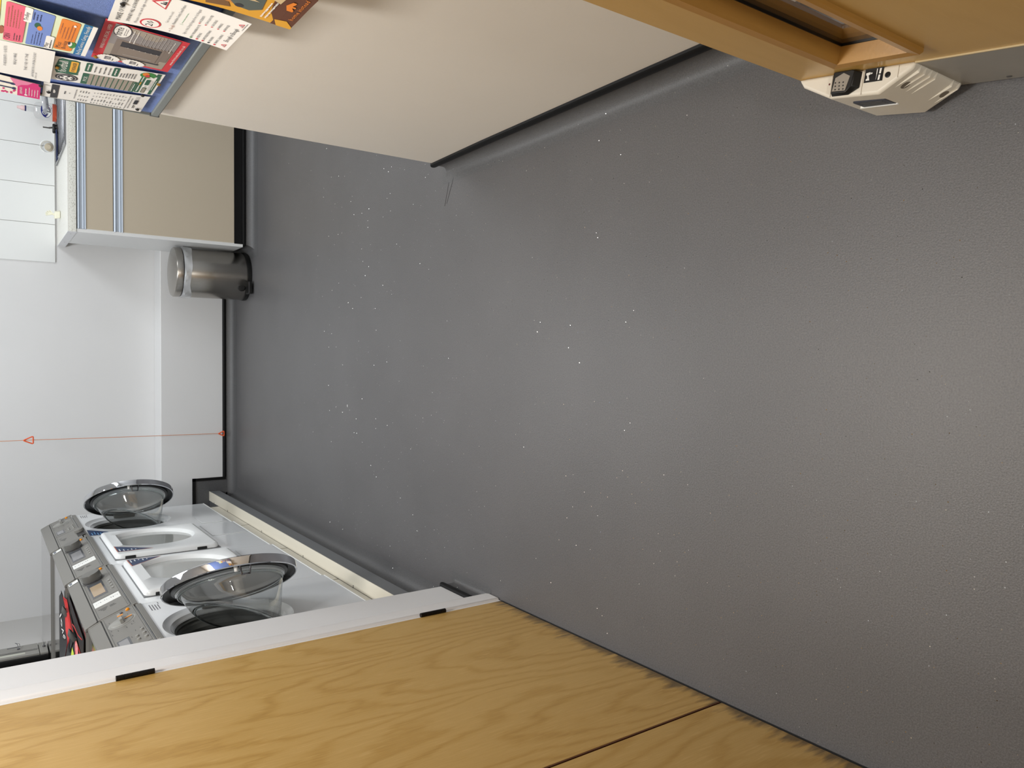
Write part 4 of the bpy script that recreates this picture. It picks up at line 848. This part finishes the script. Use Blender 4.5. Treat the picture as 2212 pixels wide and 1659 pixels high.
s.rect(.46, .875, .70, .915, INK, 2); s.lines(.72, .875, .95, 3, .014, INKG, 2, .4); s.rect(.2, .885, .42, .892, INK, 2); s.rect(.2, .90, .35, .905, INK, 2); s.done()
# b) green and white leaflet
s = Sheet('leaflet', 'green and white leaflet with football crest and score table on the blue felt', 'leaflet', (.638, 2.019, 1.1625), (.638, 1.8627, 1.166), (.636, 1.8355, .954), (.637, 1.9905, .955), 0, .001)
blob = [(.34, .05), (.44, .035), (.58, .03), (.74, .04), (.90, .05), (.97, .075), (.95, .13), (.965, .19), (.93, .235), (.80, .235), (.60, .245), (.42, .24), (.36, .245), (.345, .19), (.355, .12)]
s.poly(blob, GREEN); s.text('football', .42, .135, PAPER, .46, .115, 2); s.rrect(.46, .16, .92, .225, AMBER, 2, .02); s.text('FUNDRAISER', .50, .210, DK, .38, .05, 3)
s.ell(.18, .15, .155, .105, DK); s.ell(.18, .15, .135, .09, LINK, 2); s.ell(.18, .15, .12, .08, DK, 3); s.ell(.18, .15, .095, .062, PAPER, 4)
for q_ in range(5): s.ell(.18 + .075 * math.cos(q_ * 2 * pi / 5 + .3), .15 + .05 * math.sin(q_ * 2 * pi / 5 + .3), .024, .016, DK, 5, 6)
s.ell(.18, .15, .026, .018, DK, 5, 5)
s.rect(.02, .285, .51, .345, GREEN); s.text('PICK', .16, .335, PAPER, .22, .05, 2)
s.rect(.02, .345, .51, .78, GREYA)
for k in range(9): s.rect(.02, .382 + .046 * k, .51, .390 + .046 * k, GREEN, 2, 1)
s.rect(.02, .765, .50, .80, GREEN, 2); s.lines(.06, .772, .44, 1, .02, PAPER, 3, .5, 0)
s.rrect(.60, .29, .97, .345, GREEN, 1, .02); s.lines(.66, .31, .92, 1, .03, PAPER, 2, .6, 0); s.lines(.62, .375, .95, 4, .042, INK, 2, .28, .4)
s.rrect(.60, .535, .97, .59, GREEN, 1, .02); s.lines(.66, .555, .92, 1, .03, PAPER, 2, .6, 0); s.lines(.62, .61, .86, 6, .026, INK, 2, .45, .4)
s.rrect(.04, .805, .84, .85, GREEN, 1, .02); s.lines(.10, .818, .40, 1, .03, PAPER, 2, .55, 0); s.lines(.42, .818, .55, 1, .03, AMBER, 2, .55, 0); s.lines(.57, .818, .8, 1, .03, PAPER, 2, .55, 0)
s.rrect(.06, .865, .32, .905, GREEN, 1, .015); s.rrect(.08, .870, .30, .90, GREYA, 2, .012); s.rrect(.44, .865, .68, .905, GREEN, 1, .015); s.rect(.375, .873, .385, .897, DK, 1, 1)
s.ell(.86, .855, .12, .075, ink('ink_leaf', (60, 132, 60))); s.ell(.90, .83, .07, .032, ORG, 2); s.ell(.84, .85, .05, .022, RED, 3); s.ell(.80, .888, .02, .012, PAPER, 3); s.ell(.78, .905, .018, .01, PAPER, 3)
s.lines(.20, .915, .72, 3, .010, INK, 2, .3, .3); s.rect(.03, .945, .84, .975, GREEN); s.lines(.25, .953, .7, 1, .02, PAPER, 2, .5, 0); s.rect(.84, .93, .98, .97, GREEN, 1); s.done()
# f) red-bordered special offer flyer
s = Sheet('flyer', 'red-bordered flyer with grey photograph and white price bursts, between leaflet and white flyer', 'flyer', (.639, 1.8255, 1.1005), (.639, 1.6072, 1.0995), (.632, 1.616, .9497), (.634, 1.8045, .9558), 0, .001, RED)
s.rect(.055, .12, .975, .90, GREYA); s.poly([(.48, .12), (.975, .12), (.975, .90), (.60, .90), (.46, .5)], ink('ink_photo_grey', (140, 134, 134)), 2)
s.rect(.20, .20, .64, .80, MAUVE, 3); s.rect(.23, .27, .60, .76, DK, 4); s.rect(.23, .27, .47, .76, ink('ink_warm_grey', (132, 120, 110)), 5); s.rect(.47, .33, .475, .77, LINK, 6)
for k in range(6): s.rect(.465, .36 + .072 * k, .485, .372 + .072 * k, LINK, 6, 1)
s.rect(.17, .20, .20, .82, DK, 4); s.rect(.27, .34, .28, .7, LINK, 6); s.rect(.30, .80, .66, .88, MAUVE, 4)
s.text('WINDOWS SPECIAL OFFER', .30, .092, PAPER, .62, .062, 2); s.text('fitrite', .73, .225, DK, .20, .13, 5); s.ell(.84, .225, .155, .105, DK, 3, 32); s.ell(.84, .225, .145, .095, PAPER, 4, 32); s.lines(.76, .25, .93, 2, .022, INKG, 5, .4, 0)
s.lines(.62, .345, .95, 2, .05, PAPER, 4, .3, .2); s.lines(.64, .47, .97, 9, .042, LINK, 4, .30, .3); s.lines(.60, .84, .92, 1, .03, PAPER, 4, .4, 0)
s.text('www.fitritewindows.co.uk', .26, .975, PAPER, .64, .055, 2)
for v_, tx in ((.20, '£700'), (.52, '£999')):
    s.ell(.085, v_, .085, .135, PAPER, 7, 40, .13); s.rect(.05, v_ - .05, .135, v_ + .03, INKG, 8); s.lines(.03, v_ + .05, .10, 1, .03, INK, 8, .6, 0); s.text(tx, .055, v_ + .022, PAPER, .07, .07, 9)
s.done()
# c) newsletter with coloured panels
s = Sheet('newsletter', 'pale green newsletter with pink, blue and orange panels, upper left on the board', 'newsletter', (.637, 1.835, 1.40), (.637, 1.590, 1.40), (.622, 1.614, 1.1116), (.626, 1.795, 1.1145), 0, -.001, ink('paper_green', (216, 228, 196)))
def vz(z): return (1.40 - z) / .2875
s.rect(.0, .972, 1, 1, PAPER); s.rect(.0, vz(1.1345), 1, vz(1.1205), TEAL); s.text('By-Day Service: Caring, Friendly', .03, vz(1.1235), PAPER, .94, .035, 2)
s.rrect(.06, vz(1.170), .97, vz(1.139), ORG, 1, .03); s.text('Meal', .12, vz(1.159), DK, .17, .045, 2); s.text('Booking', .12, vz(1.150), DK, .24, .040, 2); s.lines(.42, vz(1.167), .88, 5, .018, BRICK, 2, .4, .3); s.ell(.28, vz(1.141), .10, .022, ink('ink_leaf', (60, 132, 60)), 2); s.ell(.30, vz(1.145), .07, .012, LABELW, 3); s.ell(.33, vz(1.147), .05, .007, DK, 4); s.ell(.86, vz(1.147), .03, .008, PAPER, 3)
s.rrect(.03, vz(1.217), .97, vz(1.180), LILAC, 1, .02); s.ell(.60, vz(1.203), .07, .018, GREEN, 2); s.ell(.54, vz(1.199), .06, .015, ORG, 3); s.lines(.72, vz(1.212), .93, 3, .018, NAVY, 2, .5, .3); s.lines(.08, vz(1.208), .45, 4, .016, NAVY, 2, .35, .3)
s.rrect(.02, vz(1.186), .40, vz(1.172), PAPER, 3, .02); s.text('May', .06, vz(1.180), DK, .14, .035, 4); s.lines(.06, vz(1.177), .3, 1, .014, INK, 4, .6, 0)
s.rrect(.62, vz(1.226), .98, vz(1.214), PAPER, 3, .02); s.text('Trolley', .66, vz(1.219), DK, .2, .035, 4)
s.rrect(.03, vz(1.254), .97, vz(1.222), ROSE, 1, .03); s.text('CRN', .08, vz(1.243), DK, .14, .05, 2); s.lines(.08, vz(1.237), .3, 3, .015, DK, 2, .4, .4); s.lines(.40, vz(1.250), .92, 5, .016, BRICK, 2, .4, .2)
s.rrect(.3, vz(1.30), 1, vz(1.262), YEL, 1, .03); s.ell(.28, vz(1.258), .10, .016, BRICK, 2); s.done()
# d) big white notice, lower margin blank
s = Sheet('notice', 'large white typed notice overlapping its neighbours at the left edge of the board', 'notice', (.6385, 2.030, 1.40), (.6385, 1.835, 1.40), (.630, 1.8150, 1.1655), (.631, 2.0265, 1.161), 0, 0)
for z_, t_, u0_, w_ in ((1.2460, 'IF RESIDENTS / GUESTS', .28, .60), (1.2290, 'REQUIRE', .38, .34), (1.2090, 'THE USE OF THE', .26, .52), (1.1955, 'LAUNDRY ROOM EACH DAY', .10, .76)):
    s.text(t_, u0_, (1.40 - z_) / .237, INKG, w_, .030)
s.text('please ask', .06, (1.40 - 1.1905) / .237, INKG, .20, .02); s.done()
# e) pink leaflet
s = Sheet('leaflet', 'pink and cream leaflet poking over the frame at the far left of the board', 'leaflet', (.6365, 2.172, 1.36), (.638, 2.030, 1.36), (.6345, 2.0640, 1.1765), (.6345, 2.1780, 1.1725), 0, 0, ink('paper_cream', (244, 238, 224)))
def ez(z): return (1.36 - z) / .1855
s.rect(0, ez(1.2195), 1, 1, PINK); s.poly([(.55, ez(1.222)), (1, ez(1.235)), (1, ez(1.19)), (.8, ez(1.20)), (.72, ez(1.212))], ink('ink_rose_pale', (232, 132, 168)), 2)
s.text('payments', .16, ez(1.2105), PAPER, .42, .050, 2); s.lines(.14, ez(1.204), .55, 1, .03, PAPER, 2, .5, 0); s.lines(.12, ez(1.197), .7, 4, .030, PAPER, 2, .35, .3); s.ell(.14, ez(1.2025), .05, .018, PAPER, 3)
s.rect(.62, ez(1.26), .70, ez(1.228), NAVY, 1); s.ell(.66, ez(1.229), .06, .03, NAVY, 2); s.rect(.36, ez(1.26), .42, ez(1.226), NAVY, 1); s.ell(.39, ez(1.227), .07, .022, NAVY, 2)
for k in range(9): s.ell(random.uniform(.04, .28), ez(random.uniform(1.223, 1.258)), .05, .012, PINK, 1)
s.done()
# g) white petition flyer hanging below the frame
s = Sheet('flyer', 'white petition flyer with red 20 speed sign, its loose bottom curling over the board frame', 'flyer', (.6375, 1.6114, 1.0966), (.6375, 1.455, 1.0966), (.598, 1.3753, .8993), (.605, 1.5371, .9009), .006, 0)
s.text('MAKE OUR AREA SAFE', .10, .092, DK, .86, .062); s.text('SPINNEY HILL & DRIVE AREA', .10, .165, DK, .84, .042); s.text('Please scan and sign now', .10, .225, INKG, .74, .034)
s.ell(.17, .33, .135, .085, RED, 1, 36); s.ell(.17, .33, .110, .070, PAPER, 2, 36); s.text('20', .095, .352, DK, .155, .085, 3)
s.poly([(.82, .255), (.985, .385), (.665, .385)], RED, 1); s.poly([(.82, .283), (.945, .374), (.70, .374)], PAPER, 2); s.ell(.815, .335, .012, .012, DK, 3, 10); s.poly([(.80, .345), (.83, .345), (.845, .37), (.79, .37)], DK, 3); s.ell(.86, .345, .010, .010, DK, 3, 10); s.poly([(.85, .353), (.875, .353), (.885, .37), (.84, .37)], DK, 3)
s.text('Can’t scan the code?', .30, .452, INKG, .36, .030); s.text('or', .06, .508, DK, .04, .03); s.text('Google', .13, .512, BRICK, .15, .04); s.text('Warwickshire County Council Petition', .30, .508, DK, .62, .034)
s.rect(.36, .54, .366, .57, ink('ink_leaf_pale', (150, 188, 160)), 1, 1); s.lines(.40, .552, .72, 1, .014, ink('ink_leaf_pale', (150, 188, 160)), 1, .5, 0)
s.text('Sign so that 20mph begins from 1st August', .10, .625, INKG, .82, .034)
for k, (a_, b_) in enumerate((('NO UNPLANNED ROUTE', 'ACCIDENTS'), ('SPEEDING', 'SCHOOL ROUTES'), ('SAFE PEDESTRIAN', 'CROSSINGS'), ('CHILDREN', 'PARKING'), ('TRAFFIC CALMING', 'ENFORCED'))):
    v_ = .69 + .05 * k; s.text(a_, .10, v_, INK, min(.40, .022 * len(a_)), .028); s.text(b_, .58, v_ - .012, INK, min(.34, .022 * len(b_)), .028)
    s.ell(.065, v_ - .008, .018, .010, (ink('ink_leaf', (60, 132, 60)), RED, RED, DK, RED)[k], 2, 10); s.ell(.55, v_ - .02, .012, .008, RED, 2, 8)
s.text('Enough is Enough', .27, .955, DK, .46, .052)
for u_ in (.13, .86): s.poly([(u_, .925), (u_ + .055, .965), (u_ - .055, .965)], RED, 1); s.poly([(u_, .937), (u_ + .035, .960), (u_ - .035, .960)], PAPER, 2); s.ell(u_, .952, .010, .007, DK, 3, 8)
s.lines(.74, .975, .96, 1, .014, INK, 2, .4, 0); s.done()
# h) brown and yellow flyer
s = Sheet('flyer', 'brown and mustard flyer with house emblem hanging over the board frame, right of the petition', 'flyer', (.634, 1.440, 1.06), (.634, 1.265, 1.06), (.590, 1.2083, .8405), (.590, 1.3321, .846), .004, .002, MUST)
s.poly([(.10, 0), (.25, .30), (.16, .45), (.30, .55), (.20, .66), (.42, .62), (.5, .3), (.45, 0)], ink('ink_ochre', (196, 132, 60)), 1); s.poly([(.06, .40), (.30, .36), (.34, .50), (.12, .56)], ink('ink_dim_brown', (118, 84, 48)), 2)
s.poly([(.20, .58), (.52, .42), (.95, .46), (.98, .70), (.30, .745), (.18, .68)], CHAR, 3); s.poly([(.40, .44), (.62, .42), (.55, .58), (.48, .70)], TAN, 4); s.ell(.24, .60, .05, .03, DK, 4)
s.rect(.0, .86, 1, 1, BROWN, 1); s.poly([(.12, .86), (.35, .80), (1, .74), (1, .87), (.2, .90)], BROWN, 2); s.poly([(.0, .90), (.16, .86), (.20, .94), (.06, 1), (0, 1)], MUST, 3)
s.poly([(.70, .70), (1, .60), (1, .84), (.60, .82)], TAN, 5)
s.lines(.12, .765, .62, 2, .030, PAPER, 5, .5, .2)
s.poly([(.50, .88), (.62, .855), (.74, .88), (.74, .905), (.70, .905), (.70, .885), (.62, .87), (.54, .885), (.54, .92), (.50, .92)], ORG, 6); s.rect(.60, .885, .64, .92, ORG, 6, 1)
s.text('home instead', .28, .965, ORG, .62, .045, 6); s.done()
# drawing pins
PINS = [((.6345, 1.5141, 1.0846), 'holding the top of the white petition flyer'), ((.628, 1.684, 1.124), 'through the bottom right of the green newsletter'), ((.637, 2.115, 1.158), 'at the top of the table notice'), ((.633, 2.066, 1.1765), 'at the lower edge of the pink leaflet'),
        ((.635, 2.0009, .9738), 'at the lower right of the table notice'), ((.635, 2.1180, .9670), 'at the lower left corner of the table notice'), ((.634, 1.8966, .9569), 'on the lower edge of the green and white leaflet'), ((.636, 1.925, 1.1545), 'at the top of the green and white leaflet'), ((.637, 1.812, 1.0935), 'at the top left of the red flyer')]
for k, (p, t_) in enumerate(PINS):
    brass = k in (6, 7, 8); m = MB(); m.lathe([(0, .0042), (.0022, .0038), (.0042, .0022), (.0046, .0)], p, (-1, 0, 0), (0, 1, 0), 16); m.cyl((p[0], p[1], p[2]), (.652, p[1], p[2]), .0006, n=6)
    tag(m.build('drawing_pin', mat('pin_brass', (196, 148, 70), .3, .8) if brass else mat('pin_dark', (60, 58, 56), .35, .5), None, wld=p), ('brass' if brass else 'dark') + ' drawing pin ' + t_, 'pin', 'drawing pins on the notice board')
